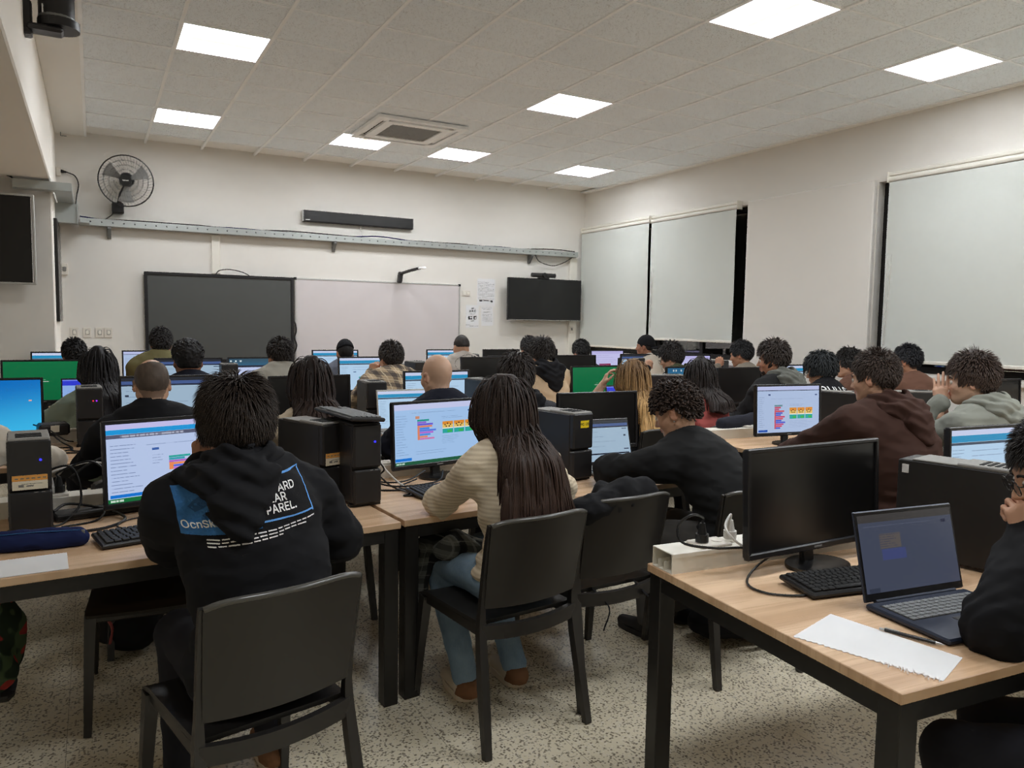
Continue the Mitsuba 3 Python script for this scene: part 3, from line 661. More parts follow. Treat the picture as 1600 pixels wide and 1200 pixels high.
    if beard is not None:
        bfn = union([s_ell((0, 0.060, -0.088), (0.034, 0.036, 0.032)), s_cone((-0.060, 0.006, -0.035), (-0.022, 0.060, -0.090), 0.019, 0.022), s_cone((0.060, 0.006, -0.035), (0.022, 0.060, -0.090), 0.019, 0.022), s_cone((-0.022, 0.094, -0.047), (0.022, 0.094, -0.047), 0.007)], 0.02)
        bfn = minus(bfn, s_ell((0, 0.10, -0.060), (0.022, 0.02, 0.012)), 0.006)
        def bf2(p): return bfn(p)+nz(p*120)*0.005
        bf2.box = bfn.box; m = hw(bf2, fine); part(key, 'beard', shape(xf(W, m), 'hair', True, color=shell_col(m)))
    if eyes:
        for s in (-1, 1):
            m = trimesh.creation.icosphere(2, 0.0125); d = m.vertices/0.0125; cols_ = np.tile(lin(225, 218, 210), (len(d), 1)); cols_[d[:, 1] > 0.86] = lin(48, 34, 26)
            m.vertices = ((m.vertices+V(s*0.032, 0.0825, 0.0))*hs)@Rh.T+hc; part(key, 'eye', shape(xf(W, m), 'skin_paint', True, color=cols_))
            eb = sweep(spline([V(s*0.016, 0.095, 0.020), V(s*0.034, 0.094, 0.026), V(s*0.052, 0.080, 0.020)], 5), 0.0020, 0.0038, sides=6); eb.vertices = (eb.vertices*hs)@Rh.T+hc
            part(key, 'eyebrow', shape(xf(W, eb), 'hair', True, color=np.tile(hcl, (len(eb.vertices), 1))))
    if glasses:
        fr = []
        for s in (-1, 1):
            a = np.linspace(0, 2*math.pi, 25); fr.append(sweep(np.stack([s*0.034+0.025*np.cos(a), 0.112-0.010*np.abs(np.cos(a))*0, -0.002+0.020*np.sin(a)], 1), 0.0015, sides=6))
            fr.append(sweep(V((s*0.058, 0.111, 0.006), (s*0.079, 0.09, 0.006), (s*0.083, 0.0, 0.004), (s*0.082, -0.02, -0.008)), 0.0016, sides=6))
        fr.append(sweep(V((-0.010, 0.113, 0.002), (0, 0.116, 0.004), (0.010, 0.113, 0.002)), 0.002, sides=6)); m = cat_(fr); m.vertices = (m.vertices*hs)@Rh.T+hc
        gk = part(key, 'glasses', shape(xf(W, m), 'gloss_black', True), label='dark framed glasses')
        for s in (-1, 1):
            a = np.linspace(0, 2*math.pi, 20, endpoint=False); c2 = np.stack([s*0.034+0.024*np.cos(a), 0.1115+0*a, -0.002+0.019*np.sin(a)], 1)
            m = trimesh.convex.convex_hull(np.vstack([c2, c2+V(0, 0.0012, 0)])); m.vertices = (m.vertices*hs)@Rh.T+hc; part(gk, 'lens', shape(xf(W, m), 'clear_lens'))
    return key, dict(W=W, cloth=hemmed, top=tk, neck=neck, hip=hip, Rt=Rt, hc=hc, Rh=Rh, hs=hs)
scene['clear_lens'] = {'type': 'thindielectric', 'int_ior': 1.5}
def project(info, meshes, off=0.0015):
    """Drapes flat artwork (local x, z of the wearer, y ignored) on the back of the garment."""
    out = []
    for m in meshes:
        v = m.vertices.copy(); p = np.stack([v[:, 0], np.full(len(v), info['hip'][1]-0.42), v[:, 2]], 1)
        for _ in range(60):
            d = info['cloth'](p); p[:, 1] += np.clip(d, -0.02, 0.05)*0.7
        p[:, 1] -= off+np.maximum(0, v[:, 1]-v[:, 1].min())*0.3
        out.append(trimesh.Trimesh(p, m.faces, process=False))
    return out
# ------------------------------------------------------------------ the room
def struct(name, sh, label=None, m=None):
    k = thing(name, label, None, None, 'structure'); scene[k] = {**sh, 'to_world': T(m.tolist())} if m is not None else sh; return k
YB = -4.2; XL = -2.6       # the wall behind the camera and the left wall (out of the frame)
struct('floor', shape(box(XW-XL+0.6, YW-YB+0.6, 0.1, ((XW+XL)/2, (YW+YB)/2, -0.05)), 'terrazzo'), 'speckled beige terrazzo floor')
struct('wall_front', shape(box(XW-XL+0.6, 0.2, 3.8, ((XW+XL)/2, YW+0.1, 1.8)), 'wall_paint'), 'white painted front wall')
struct('wall_back', shape(box(XW-XL+0.6, 0.2, 3.8, ((XW+XL)/2, YB-0.1, 1.8)), 'wall_paint'))
struct('wall_left', shape(box(0.2, YW-YB, 3.8, (XL-0.1, (YW+YB)/2, 1.8)), 'wall_paint'))
# right wall with window openings
wins = [(1.90, 4.82), (6.46, 9.78)]; WZ0, WZ1 = 1.12, 2.93
ms = [box(0.25, YW-YB, WZ0, (XW+0.125, (YW+YB)/2, WZ0/2)), box(0.25, YW-YB, 3.8-WZ1, (XW+0.125, (YW+YB)/2, (3.8+WZ1)/2))]
ed = [YB]+[e for w in wins for e in w]+[YW]
for a, b in zip(ed[::2], ed[1::2]): ms.append(box(0.25, b-a, WZ1-WZ0, (XW+0.125, (a+b)/2, (WZ0+WZ1)/2)))
struct('wall_right', shape(cat_(ms), 'wall_paint'), 'white painted window wall on the right')
struct('trim_1', shape(rbox(0.05, 3.0, 0.05, 0.006, (XW-0.02, 3.35, WZ0-0.035)), 'wall_paint'), 'pale window sill under the near window')
struct('trim_2', shape(rbox(0.05, 3.4, 0.05, 0.006, (XW-0.02, 8.12, WZ0-0.035)), 'wall_paint'), 'pale window sill under the far windows')
for a, b in wins:
    fr = [box(0.05, b-a, 0.06, (XW+0.12, (a+b)/2, WZ0+0.03)), box(0.05, b-a, 0.06, (XW+0.12, (a+b)/2, WZ1-0.03))]
    for t in np.linspace(a, b, 5): fr.append(box(0.055, 0.06, WZ1-WZ0-0.02, (XW+0.12, min(max(t, a+0.03), b-0.03), (WZ0+WZ1)/2)))
    k = struct('window', shape(cat_(fr), 'frame_black'), 'dark framed night window behind the roller blinds')
    for t0, t1 in zip(np.linspace(a, b, 5)[:-1], np.linspace(a, b, 5)[1:]): part(k, 'pane', (box(0.008, t1-t0-0.07, WZ1-WZ0-0.13, (XW+0.12, (t0+t1)/2, (WZ0+WZ1)/2)), 'clear_lens'))
# night outside: a facade of dark louvres a few metres away
k = single('building', shape(box(0.3, 16, 9, (XW+6.0, 6.0, 1.0)), 'night'), 'dark building across the street behind the window gap', 'building')
for i in range(16):
    part(k, 'louvre', (box(0.08, 9, 0.14, (XW+5.82, 6.6, 1.75+0.22*i)), 'facade_grey'))
scene['lit_window'] = {'type': 'diffuse', 'reflectance': {'type': 'rgb', 'value': [0.1, 0.1, 0.1]}}
for i, z in enumerate((0.55, 0.85, 1.25)):
    k2 = part(k, 'window', {**shape(box(0.02, 1.2, 0.10, (XW+5.83, 6.4+0.3*i, z)), 'lit_window'), 'emitter': {'type': 'area', 'radiance': {'type': 'rgb', 'value': [0.5, 0.5, 0.36]}, 'sampling_weight': 0.01}})
# pilaster between the windows
struct('pillar_right', shape(rbox(0.06, 1.62, 2.96, 0.012, (XW-0.03, 5.64, 1.48)), 'wall_paint'), 'cream pilaster between the two window bays')
# beam and pillar on the left
struct('beam_left', shape(rbox(1.6, 8.58-YB, ZC-2.80+0.1, 0.01, (BX-0.8, (8.58+YB)/2, (ZC+2.80)/2+0.05)), 'wall_paint'), 'deep white ceiling beam at the upper left')
pk = struct('pillar_left', shape(rbox(0.52, YW-8.58+0.1, ZC+0.1, 0.01, (BX-0.26, (YW+8.58)/2+0.05, ZC/2+0.05)), 'wall_paint'), 'white pillar at the left end of the front wall')
struct('wall_recess', shape(box(XL*-1-0.82, 0.15, ZC, ((XL-0.82)/2, 8.78, ZC/2)), 'wall_paint'))
single('side_board', shape(rbox(0.03, 0.86, 1.02, 0.004, (BX+0.016, 9.27, 1.98)), 'gloss_black'), 'narrow black board hung on the side of the left pillar', 'board')
# ceiling: gypsum margin, tiles, rails
cx0, cy0 = GX-4*TILE, GY-21*TILE
ck = struct('ceiling', shape(box(XW-XL+0.6, YW-YB+0.6, 0.12, ((XW+XL)/2, (YW+YB)/2, ZC+0.10)), 'ceiling_paint'), 'suspended ceiling of white square tiles')
part(ck, 'margin', (rbox(cx0-BX, YW-YB, 0.045, 0.004, ((cx0+BX)/2, (YW+YB)/2, ZC+0.0225)), 'ceiling_paint'))
part(ck, 'margin', (rbox(XW-(GX+7*TILE), YW-YB, 0.03, 0.004, ((XW+GX+7*TILE)/2, (YW+YB)/2, ZC+0.012)), 'ceiling_paint'))
lamp_at = {(-3, -4), (-3, 0), (0, 0), (2, 0), (2, -4), (2, -8), (5, -8), (5, 0), (-3, -12), (0, -12), (2, -12), (5, -12), (2, -16), (5, -16)}  # unseen rear left and rearmost panels are added to brighten the foreground
ac_cells = {(0, -1), (1, -1), (0, -2), (1, -2)}
rng = np.random.default_rng(5)
tiles = [shape(rbox(TILE-0.018, TILE-0.018, 0.014, 0.004), 'ceiling_tile') for _ in range(1)]
for i in range(-4, 7):
    for j in range(-13, 3):
        if (i, j) in lamp_at: continue
        x, y = GX+(i+0.5)*TILE, GY+(j+0.5)*TILE
        if y+TILE/2 > YW: continue
        part(ck, 'tile', tiles[0], M4(x, y, ZC+0.013+rng.uniform(-0.002, 0.003), 0, rng.normal(0, 0.22), rng.normal(0, 0.22)))
rest = [box(TILE-0.02, TILE-0.02, 0.014, (GX+(i+0.5)*TILE, GY+(j+0.5)*TILE, ZC+0.013)) for i in range(-4, 7) for j in range(-21, -13) if (i, j) not in lamp_at]
part(ck, 'far_tiles', (cat_(rest), 'ceiling_tile'), kind='stuff')
for i in range(-4, 8):
    part(ck, 'main_rail', (box(0.024, YW-cy0, 0.022, (GX+i*TILE, (YW+cy0)/2, ZC+0.010)), 'rail_white'))
for j in range(-21, 3):
    y = GY+j*TILE
    if y < YW-0.02: part(ck, 'cross_rail', (box(11*TILE, 0.016, 0.016, (cx0+5.5*TILE, y, ZC+0.011)), 'rail_white'))
scene['lamp_housing'] = {'type': 'diffuse', 'reflectance': {'type': 'rgb', 'value': [0.7, 0.7, 0.7]}}
lamp_tex = proc(lamp_fn)
where = {(-3, -4): 'nearest lamp panel at the left of the ceiling', (-3, 0): 'far left lamp panel above the wall fan', (0, 0): 'lamp panel touching the ceiling air conditioner', (2, 0): 'lamp panel just right of the air conditioner',
         (2, -4): 'lamp panel alone in the middle of the ceiling', (2, -8): 'large near lamp panel cut by the top edge of the photo', (5, -8): 'lamp panel nearest the window wall', (5, 0): 'small far lamp panel near the right front corner'}
behind = {(0, -12): 'added fill second from left behind camera', (2, -16): 'added fill rearmost in middle of room', (-3, -8): 'left side above the photographer', (-3, -12): 'added fill on left side behind camera', (2, -12): 'middle just behind the photographer', (5, -12): 'window side behind the photographer', (0, -16): 'rearmost in the middle', (5, -16): 'added fill rearmost at the window side'}
for c in sorted(lamp_at):
    x, y = GX+(c[0]+0.5)*TILE, GY+(c[1]+0.5)*TILE
    k = thing('ceiling_light', 'square glowing white LED ' + (where.get(c) or 'lamp panel outside the photo, ' + behind[c]), 'ceiling light', 'square ceiling lamp panels')
    h = 0.2835
    part(k, 'frame', (cat_([box(0.6-0.012, 0.014, 0.018, (x, y+s*(h+0.006), ZC+0.008)) for s in (-1, 1)]+[box(0.014, 0.6-0.012, 0.018, (x+s*(h+0.006), y, ZC+0.008)) for s in (-1, 1)]), 'rail_white'))
    v = np.array([[x-h, y-h, ZC+0.004], [x-h, y+h, ZC+0.004], [x+h, y+h, ZC+0.004], [x+h, y-h, ZC+0.004]]); q = trimesh.Trimesh(v, [[0, 1, 2], [0, 2, 3]], process=False)
    uv = np.array([[0, 0], [0, 1], [1, 1], [1, 0.]]) if (c[0]+c[1]) % 3 else np.array([[0, 0], [1, 0], [1, 1], [0, 1.]])
    part(k, 'diffuser', {**mikit.ply(q, 'lamp_housing', uv=uv), 'emitter': {'type': 'area', 'radiance': lamp_tex, 'sampling_weight': 1.0}})
# cassette air conditioner
ax, ay = GX+0.56, GY-0.48
k = thing('air_conditioner', 'white square ceiling cassette air conditioner with grey grille', 'air conditioner')
def ring4(o, i, th, z):
    m = manifold3d.Manifold.cube((2*o, 2*o, th), True)-manifold3d.Manifold.cube((2*i, 2*i, th*2), True); a = m.to_mesh(); t = trimesh.Trimesh(a.vert_properties[:, :3], a.tri_verts); t.apply_translation((ax, ay, z)); return t
part(k, 'cover', (cat_([ring4(0.475, 0.42, 0.03, ZC-0.018), ring4(0.36, 0.27, 0.03, ZC-0.02)]+[box(0.07, 0.07, 0.03, (ax+sx*0.385, ay+sy*0.385, ZC-0.02)) for sx in (-1, 1) for sy in (-1, 1)]), 'rail_white'))
part(k, 'air_slot', (ring4(0.42, 0.36, 0.006, ZC-0.008), 'dark_slot'))
part(k, 'return_grille', (box(0.54, 0.54, 0.008, (ax, ay, ZC-0.012)), 'dark_slot'))
for i in range(22): part(k, 'grille_bar', (box(0.54, 0.018, 0.008, (ax, ay-0.265+i*0.0252, ZC-0.020)), 'grey_plastic'))
for s, a in ((0, 0), (1, 90), (2, 180), (3, 270)):
    part(k, 'louvre', (xf(M4(ax, ay, ZC-0.016, a)@M4(0, -0.39, 0, 0, 24), rbox(0.62, 0.045, 0.006, 0.002)), 'rail_white'))

# ------------------------------------------------------------------ things on the front wall
def wall_item(x, z, y=YW): return M4(x, y, z)
# interactive panel
k = thing('interactive_display', 'large dark grey switched off interactive display on the front wall', 'display', None)
px0, px1, pz0, pz1 = 0.525, 2.222, 0.985, 2.054
part(k, 'frame', (cat_([rbox(px1-px0, 0.06, 0.035, 0.004, ((px0+px1)/2, YW-0.055, pz1-0.0175)), rbox(px1-px0, 0.06, 0.05, 0.004, ((px0+px1)/2, YW-0.055, pz0+0.025)), rbox(0.035, 0.06, pz1-pz0, 0.004, (px0+0.0175, YW-0.055, (pz0+pz1)/2)), rbox(0.035, 0.06, pz1-pz0, 0.004, (px1-0.0175, YW-0.055, (pz0+pz1)/2))]), 'bezel_black'))
part(k, 'screen', (box(px1-px0-0.06, 0.03, pz1-pz0-0.07, ((px0+px1)/2, YW-0.055, (pz0+pz1)/2+0.006)), 'panel_screen'))
part(k, 'housing', (box(px1-px0-0.1, 0.03, pz1-pz0-0.1, ((px0+px1)/2, YW-0.02, (pz0+pz1)/2)), 'case_black'))
# whiteboard
k = thing('whiteboard', 'wide smudged whiteboard with thin aluminium frame beside the dark display', 'whiteboard')
wx0, wx1, wz0, wz1 = 2.255, 4.541, 0.95, 2.046
part(k, 'board', (box(wx1-wx0-0.02, 0.016, wz1-wz0-0.02, ((wx0+wx1)/2, YW-0.012, (wz0+wz1)/2)), 'board_white'))
part(k, 'frame', (cat_([rbox(wx1-wx0, 0.026, 0.02, 0.003, ((wx0+wx1)/2, YW-0.014, z)) for z in (wz0, wz1)]+[rbox(0.02, 0.026, wz1-wz0, 0.003, (x, YW-0.014, (wz0+wz1)/2)) for x in (wx0, wx1)]), 'alu'))
for x in (wx0, wx1): part(k, 'corner_cap', (rbox(0.035, 0.032, 0.035, 0.006, (x, YW-0.014, wz1)), 'cable_black'))
# sound bar, document camera
k = thing('sound_bar', 'long black sound bar on the front wall above the metal tray', 'speaker')
part(k, 'body', (rbox(1.475, 0.075, 0.142, 0.006, (3.083, YW-0.042, 2.836)), 'case_black'))
part(k, 'grille', (rbox(1.43, 0.008, 0.125, 0.003, (3.09, YW-0.082, 2.836)), 'frame_black'))
part(k, 'end_cap', (rbox(0.012, 0.076, 0.142, 0.003, (2.345, YW-0.042, 2.836)), 'alu'))
part(k, 'badge', (rbox(0.055, 0.002, 0.010, 0.0005, (2.40, YW-0.087, 2.786)), 'print_white'))
single('speaker_cable', shape(wire([(3.10, YW-0.02, 2.766), (3.11, YW-0.03, 2.70), (3.13, YW-0.06, 2.62)], 0.006), 'cable_white'), 'short white cable hanging from the long sound bar', 'cable')
k = thing('document_camera', 'small black projector arm bracket reaching out above the whiteboard', 'camera arm')
part(k, 'column', (xf(M4(3.625, YW-0.10, 2.115, 0, 0, 8), rbox(0.06, 0.07, 0.15, 0.012)), 'case_black'))
part(k, 'arm', (sweep(V((3.632, YW-0.12, 2.165), (3.68, YW-0.30, 2.195), (3.74, YW-0.52, 2.22)), 0.026, 0.02, sides=10), 'case_black'))
part(k, 'head', (xf(M4(3.755, YW-0.56, 2.222, 20, 0, -8), rbox(0.06, 0.10, 0.03, 0.008)), 'rail_white'))
# cable tray along the front wall, with brackets
k = thing('cable_tray', 'long galvanised metal cable tray running across the front wall', 'cable tray')
def channel(x0, x1, y0, y1, z0, z1, t=0.004): return cat_([box(x1-x0, y1-y0, t, ((x0+x1)/2, (y0+y1)/2, z0)), box(x1-x0, t, z1-z0, ((x0+x1)/2, y0, (z0+z1)/2)), box(x1-x0, t, z1-z0, ((x0+x1)/2, y1, (z0+z1)/2))])
ty0, ty1 = YW-0.135, YW-0.01
segs = np.linspace(-0.10, 6.46, 4)
for a, b in zip(segs[:-1], segs[1:]): part(k, 'segment', (channel(a+0.002, b-0.002, ty0, ty1, 2.535, 2.608), 'galvanised'))
holes = [cyl(0.008, 0.002, (x, ty0-0.0025, 2.572), 10, 'y') for x in np.arange(0.0, 6.4, 0.11)]
part(k, 'slots', (cat_(holes), 'dark_slot'), kind='stuff')
for x in (0.185, 2.744, 5.667):
    br = trimesh.creation.extrude_polygon(__import__('shapely').Polygon([(0, 0), (0.12, 0), (0.12, -0.02), (0.02, -0.125), (0, -0.125)]), 0.035)
    br.apply_transform(np.array([[0, 0, 1, x-0.0175], [-1, 0, 0, YW-0.004], [0, 1, 0, 2.531], [0, 0, 0, 1.0]])); br.fix_normals(); part(k, 'bracket', (br, 'steel_grey'))
k = thing('cable_tray', 'short galvanised cable tray turning round the left pillar', 'cable tray')
part(k, 'side_run', (xf(M4(BX+0.10, 9.12, 0, 90), channel(-0.72, 0.72, -0.07, 0.07, 2.70, 2.775)), 'galvanised'))
k2 = thing('cable_tray', 'short galvanised tray section crossing the front of the left pillar', 'cable tray'); part(k2, 'segment', (channel(-0.62, BX+0.17, 8.40, 8.54, 2.70, 2.775), 'galvanised'))
part(k, 'drop_plate', (cat_([box(0.004, 0.50, 0.24, (BX+0.20, 9.53, 2.62)), box(0.20, 0.004, 0.20, (BX+0.10, 9.30, 2.60)), box(0.30, 0.30, 0.004, (BX+0.16, 9.62, 2.535))]), 'galvanised'))
for i, (c, off) in enumerate((('cable_black', 0.0), ('pencil_blue', 0.03), ('cable_black', 0.055))):
    pts = [(-0.1+t*6.5, YW-0.06-off*0.9+0.02*math.sin(t*9+i), 2.60+0.016*max(0, math.sin(t*23+i*2))+0.03*max(0, math.sin(t*11+2*i)-0.75)*3) for t in np.linspace(0, 1, 22)]
    single('tray_cable', shape(wire(pts, 0.0065, 4), c), ('blue' if i == 1 else 'black')+' data cable lying along the front wall tray'+(' nearest the wall' if i == 0 else ' at its outer edge' if i == 2 else ''), 'cable')
single('hanging_cable', shape(wire([(5.70, YW-0.14, 2.53), (5.80, YW-0.10, 2.44), (6.05, YW-0.06, 2.395), (6.25, YW-0.06, 2.45), (6.40, YW-0.08, 2.54)], 0.006), 'cable_black'), 'slack black cable looping below the right end of the tray', 'cable')
single('hanging_cable', shape(wire([(1.30, YW-0.10, 2.055), (1.34, YW-0.13, 2.10), (1.46, YW-0.14, 2.115), (1.60, YW-0.12, 2.09), (1.68, YW-0.10, 2.055)], 0.006), 'cable_black'), 'black cable arching over the top edge of the dark display', 'cable')
single('hanging_cable', shape(wire([(2.225, YW-0.04, 1.52), (2.25, YW-0.05, 1.46), (2.255, YW-0.05, 1.38), (2.235, YW-0.05, 1.30), (2.26, YW-0.05, 1.20), (2.232, YW-0.04, 1.10)], 0.008), 'cable_black'), 'black cable curling down between dark display and whiteboard', 'cable')
single('wall_duct', shape(rbox(0.095, 0.03, 0.46, 0.004, (1.313, YW-0.015, 2.295)), 'white_plastic'), 'white vertical cable duct above the dark display', 'cable duct')
single('wall_duct', shape(rbox(0.13, 0.05, 1.70, 0.006, (6.44, YW-0.025, 1.68)), 'white_plastic'), 'white vertical cable duct in the right front corner', 'cable duct')
# wall fan
k = thing('wall_fan', 'black three-blade wall fan with round wire cage', 'fan')
fm = M4(0.36, YW-0.30, 3.02, -6, 6)
part(k, 'cage_ring', (xf(fm, sweep(np.array([[0.272*math.cos(a), -0.06, 0.272*math.sin(a)] for a in np.linspace(0, 2*math.pi, 49)]), 0.0065, sides=7)), 'cable_black'))
wr = []
for s, d in ((-1, 0.09), (1, 0.06)):
    for r in (0.07, 0.12, 0.17, 0.22): wr.append(sweep(np.array([[r*math.cos(a), -0.06+s*d*(1-(r/0.272)**2), r*math.sin(a)] for a in np.linspace(0, 2*math.pi, 33)]), 0.0016, sides=5))
    for a in np.linspace(0, 2*math.pi, 48, endpoint=False):
        wr.append(sweep(np.array([[r*math.cos(a+0.35*(r-0.05)/0.22), -0.06+s*d*(1-(r/0.272)**2), r*math.sin(a+0.35*(r-0.05)/0.22)] for r in (0.05, 0.11, 0.17, 0.225, 0.27)]), 0.0011, sides=4, cap=False))
part(k, 'cage_wires', (xf(fm, cat_(wr)), 'cable_black'), kind='stuff')
for i in range(3):
    a0 = 2*math.pi*i/3+0.5
    bl = slab(lambda u, v: np.stack([(0.055+0.18*v)*np.cos(a0+u*(0.26+0.10*v)), -0.06+0.025*u, (0.055+0.18*v)*np.sin(a0+u*(0.26+0.10*v))], -1), 9, 7, 0.004); part(k, 'blade', (xf(fm, bl), 'grey_plastic', 40))
part(k, 'hub', (xf(fm, cat_([cyl(0.062, 0.03, (0, -0.145, 0), 24, 'y'), cyl(0.055, 0.06, (0, -0.06, 0), 20, 'y')])), 'gloss_black', 40))
part(k, 'hub_badge', (xf(fm, rbox(0.06, 0.002, 0.012, 0.0005, (0, -0.161, 0))), 'alu'))
part(k, 'motor', (xf(fm, cyl(0.075, 0.12, (0.0, 0.06, 0.02), 20, 'y')), 'case_black', 40))
part(k, 'neck', (sweep(V((0.36, YW-0.22, 3.0), (0.31, YW-0.17, 2.90), (0.285, YW-0.12, 2.80)), 0.022, sides=8), 'case_black'))
part(k, 'wall_mount', (rbox(0.12, 0.12, 0.12, 0.012, (0.275, YW-0.07, 2.745)), 'case_black'))
single('fan_cable', shape(wire([(0.235, YW-0.05, 2.70), (0.20, YW-0.04, 2.66), (0.14, YW-0.06, 2.61)], 0.005), 'cable_black'), 'thin cable from the wall fan down to the tray', 'cable')
k = thing('wall_socket', 'white surface socket box high in the left corner with black plug', 'socket'); part(k, 'box', (rbox(0.05, 0.045, 0.09, 0.005, (-0.292, YW-0.023, 3.10)), 'socket_white')); part(k, 'plug', (sweep(V((-0.268, YW-0.03, 3.105), (-0.22, YW-0.04, 3.10)), [0.02, 0.01], sides=10), 'cable_black'))
single('fan_cable', shape(wire([(-0.22, YW-0.04, 3.10), (-0.14, YW-0.03, 3.07), (-0.105, YW-0.03, 2.98), (-0.125, YW-0.03, 2.86), (-0.14, YW-0.05, 2.74), (-0.15, YW-0.09, 2.63)], 0.006), 'cable_black'), 'black power cord dropping from the high corner socket', 'cable')
for i, x in enumerate((-0.19, -0.065, 0.058, 0.147)):
    k = thing('light_switch', 'square white switch plate on the front wall, '+('first', 'second', 'third', 'last')[i]+' of four from the pillar', 'switch', 'row of four switch plates')
    part(k, 'plate', (rbox(0.085, 0.012, 0.115, 0.005, (x, YW-0.006, 1.345)), 'socket_white'))
    part(k, 'rocker', (rbox(0.03, 0.01, 0.045, 0.003, (x+0.004, YW-0.015, 1.348)), 'white_plastic')); part(k, 'gap', (rbox(0.038, 0.004, 0.054, 0.001, (x+0.004, YW-0.0125, 1.348)), 'grey_plastic'))
k = thing('light_switch', 'small white switch box on the front wall beside the pillar board', 'switch'); part(k, 'plate', (rbox(0.08, 0.04, 0.13, 0.006, (-0.27, YW-0.02, 2.045)), 'socket_white')); part(k, 'rocker', (rbox(0.035, 0.012, 0.05, 0.004, (-0.265, YW-0.044, 2.045)), 'grey_plastic'))
k = thing('wall_socket', 'white double socket plate between the whiteboard and the notices', 'socket'); part(k, 'plate', (rbox(0.125, 0.012, 0.08, 0.005, (4.652, YW-0.006, 1.938)), 'socket_white'))
for s in (-1, 1): part(k, 'outlet', (rbox(0.04, 0.006, 0.04, 0.003, (4.652+s*0.028, YW-0.013, 1.942)), 'white_plastic'))
k = thing('wall_socket', 'small white outlet on the corner duct below the television', 'socket'); part(k, 'plate', (rbox(0.07, 0.012, 0.11, 0.005, (6.42, YW-0.056, 1.44)), 'socket_white')); part(k, 'outlet', (rbox(0.03, 0.008, 0.04, 0.003, (6.42, YW-0.064, 1.45)), 'grey_plastic'))
# notices
def notice(label, x0, x1, z0, z1, rows, extra=None, rot=0.0):
    k = thing('notice', label, 'notice'); cx, cz = (x0+x1)/2, (z0+z1)/2; w, h = x1-x0, z1-z0; m = M4(cx, YW-0.0015, cz)@M4(ry=rot)
    part(k, 'sheet', (xf(m, box(w, 0.0016, h)), 'paper')); ms_ = []
    r = np.random.default_rng(int(x0*100))
    for z, a, b, t in rows:
        x = a*w-w/2
        while x < b*w-w/2: l = min(r.uniform(0.008, 0.026), b*w-w/2-x); ms_.append(box(l, 0.0006, t, (x+l/2, -0.0012, h/2-z*h))); x += l+0.005
    if ms_: part(k, 'print', (xf(m, cat_(ms_)), 'print_grey'), kind='stuff')
    if extra: extra(k, m, w, h)
def ex1(k, m, w, h):
    part(k, 'heading', (xf(m, cat_([box(0.045, 0.0008, 0.022, (-0.085, -0.0014, -h/2+0.072)), box(0.09, 0.0008, 0.013, (0.005, -0.0014, -h/2+0.075)), box(0.036, 0.0008, 0.026, (0.09, -0.0014, -h/2+0.066))])), 'print_black'))
notice('tall white printed notice, upper one between whiteboard and television', 4.83, 5.115, 1.77, 2.155, [(0.13+0.062*i, 0.05, 0.95-0.3*((i*7) % 3 == 0), 0.0055) for i in range(11)], ex1)
notice('narrow white printed notice just under the taller notice', 4.895, 5.09, 1.485, 1.762, [(0.08, 0.1, 0.9, 0.005), (0.16, 0.2, 0.75, 0.005), (0.3, 0.2, 0.8, 0.009)]+[(0.42+0.075*i, 0.1, 0.9, 0.0045) for i in range(6)], rot=-2)
def ex2(k, m, w, h):
    def ringm(r0, r1, n=40): a = np.linspace(0, 2*math.pi, n); return sweep(np.stack([(r0+r1)/2*np.cos(a), 0*a, (r0+r1)/2*np.sin(a)], 1), (r1-r0)/2, 0.0008, sides=6, cap=False)
    cm_ = [ringm(0.045, 0.052), ringm(0.026, 0.031), cyl(0.012, 0.001, (0, 0, 0), 20, 'y'), box(0.03, 0.0008, 0.012, (0, 0, 0.037)), box(0.012, 0.0008, 0.02, (-0.036, 0, 0)), box(0.012, 0.0008, 0.02, (0.036, 0, 0))]
    part(k, 'emblem', (xf(m@M4(0.0, -0.0014, 0.075), cat_(cm_)), 'print_black'))
    b_ = [box(0.062, 0.0008, 0.046, (-0.034, 0, -0.022)), box(0.046, 0.0008, 0.052, (0.040, 0, -0.020))]
    part(k, 'pictogram', (xf(m@M4(0, -0.0012, 0), cat_(b_)), 'print_black')); part(k, 'pictogram_window', (xf(m@M4(0, -0.0019, 0), cat_([box(0.034, 0.0008, 0.024, (-0.026, 0, -0.018)), box(0.020, 0.0008, 0.030, (0.046, 0, -0.024))])), 'paper'))
    part(k, 'heading', (xf(m, box(0.05, 0.0008, 0.012, (0, -0.0014, -0.066))), 'print_grey'))
notice('white notice with round dark emblem beside the whiteboard', 4.655, 4.86, 1.455, 1.775, [(0.88, 0.0, 0.3, 0.005), (0.93, 0.3, 0.95, 0.006)], ex2)
# television with conference camera
k = thing('television', 'black switched off television on the front wall near the right corner', 'television')
part(k, 'housing', (rbox(1.262, 0.05, 0.612, 0.008, (5.872, YW-0.15, 1.880)), 'bezel_black')); part(k, 'screen', (box(1.236, 0.004, 0.575, (5.872, YW-0.1765, 1.888)), 'gloss_black'))
part(k, 'wall_mount', (box(0.3, 0.12, 0.3, (5.872, YW-0.065, 1.9)), 'case_black')); part(k, 'stripe', (box(1.25, 0.003, 0.006, (5.872, YW-0.1765, 1.580)), 'alu'))
k = thing('conference_camera', 'slim black conference camera bar on top of the wall television', 'camera')
part(k, 'bar', (cat_([cyl(0.032, 0.40, (5.83, YW-0.17, 2.235), 16, 'x'), rbox(0.18, 0.05, 0.025, 0.006, (5.83, YW-0.165, 2.196))]), 'case_black', 40)); part(k, 'lens', (cyl(0.036, 0.05, (5.83, YW-0.195, 2.236), 20, 'y'), 'gloss_black', 40))
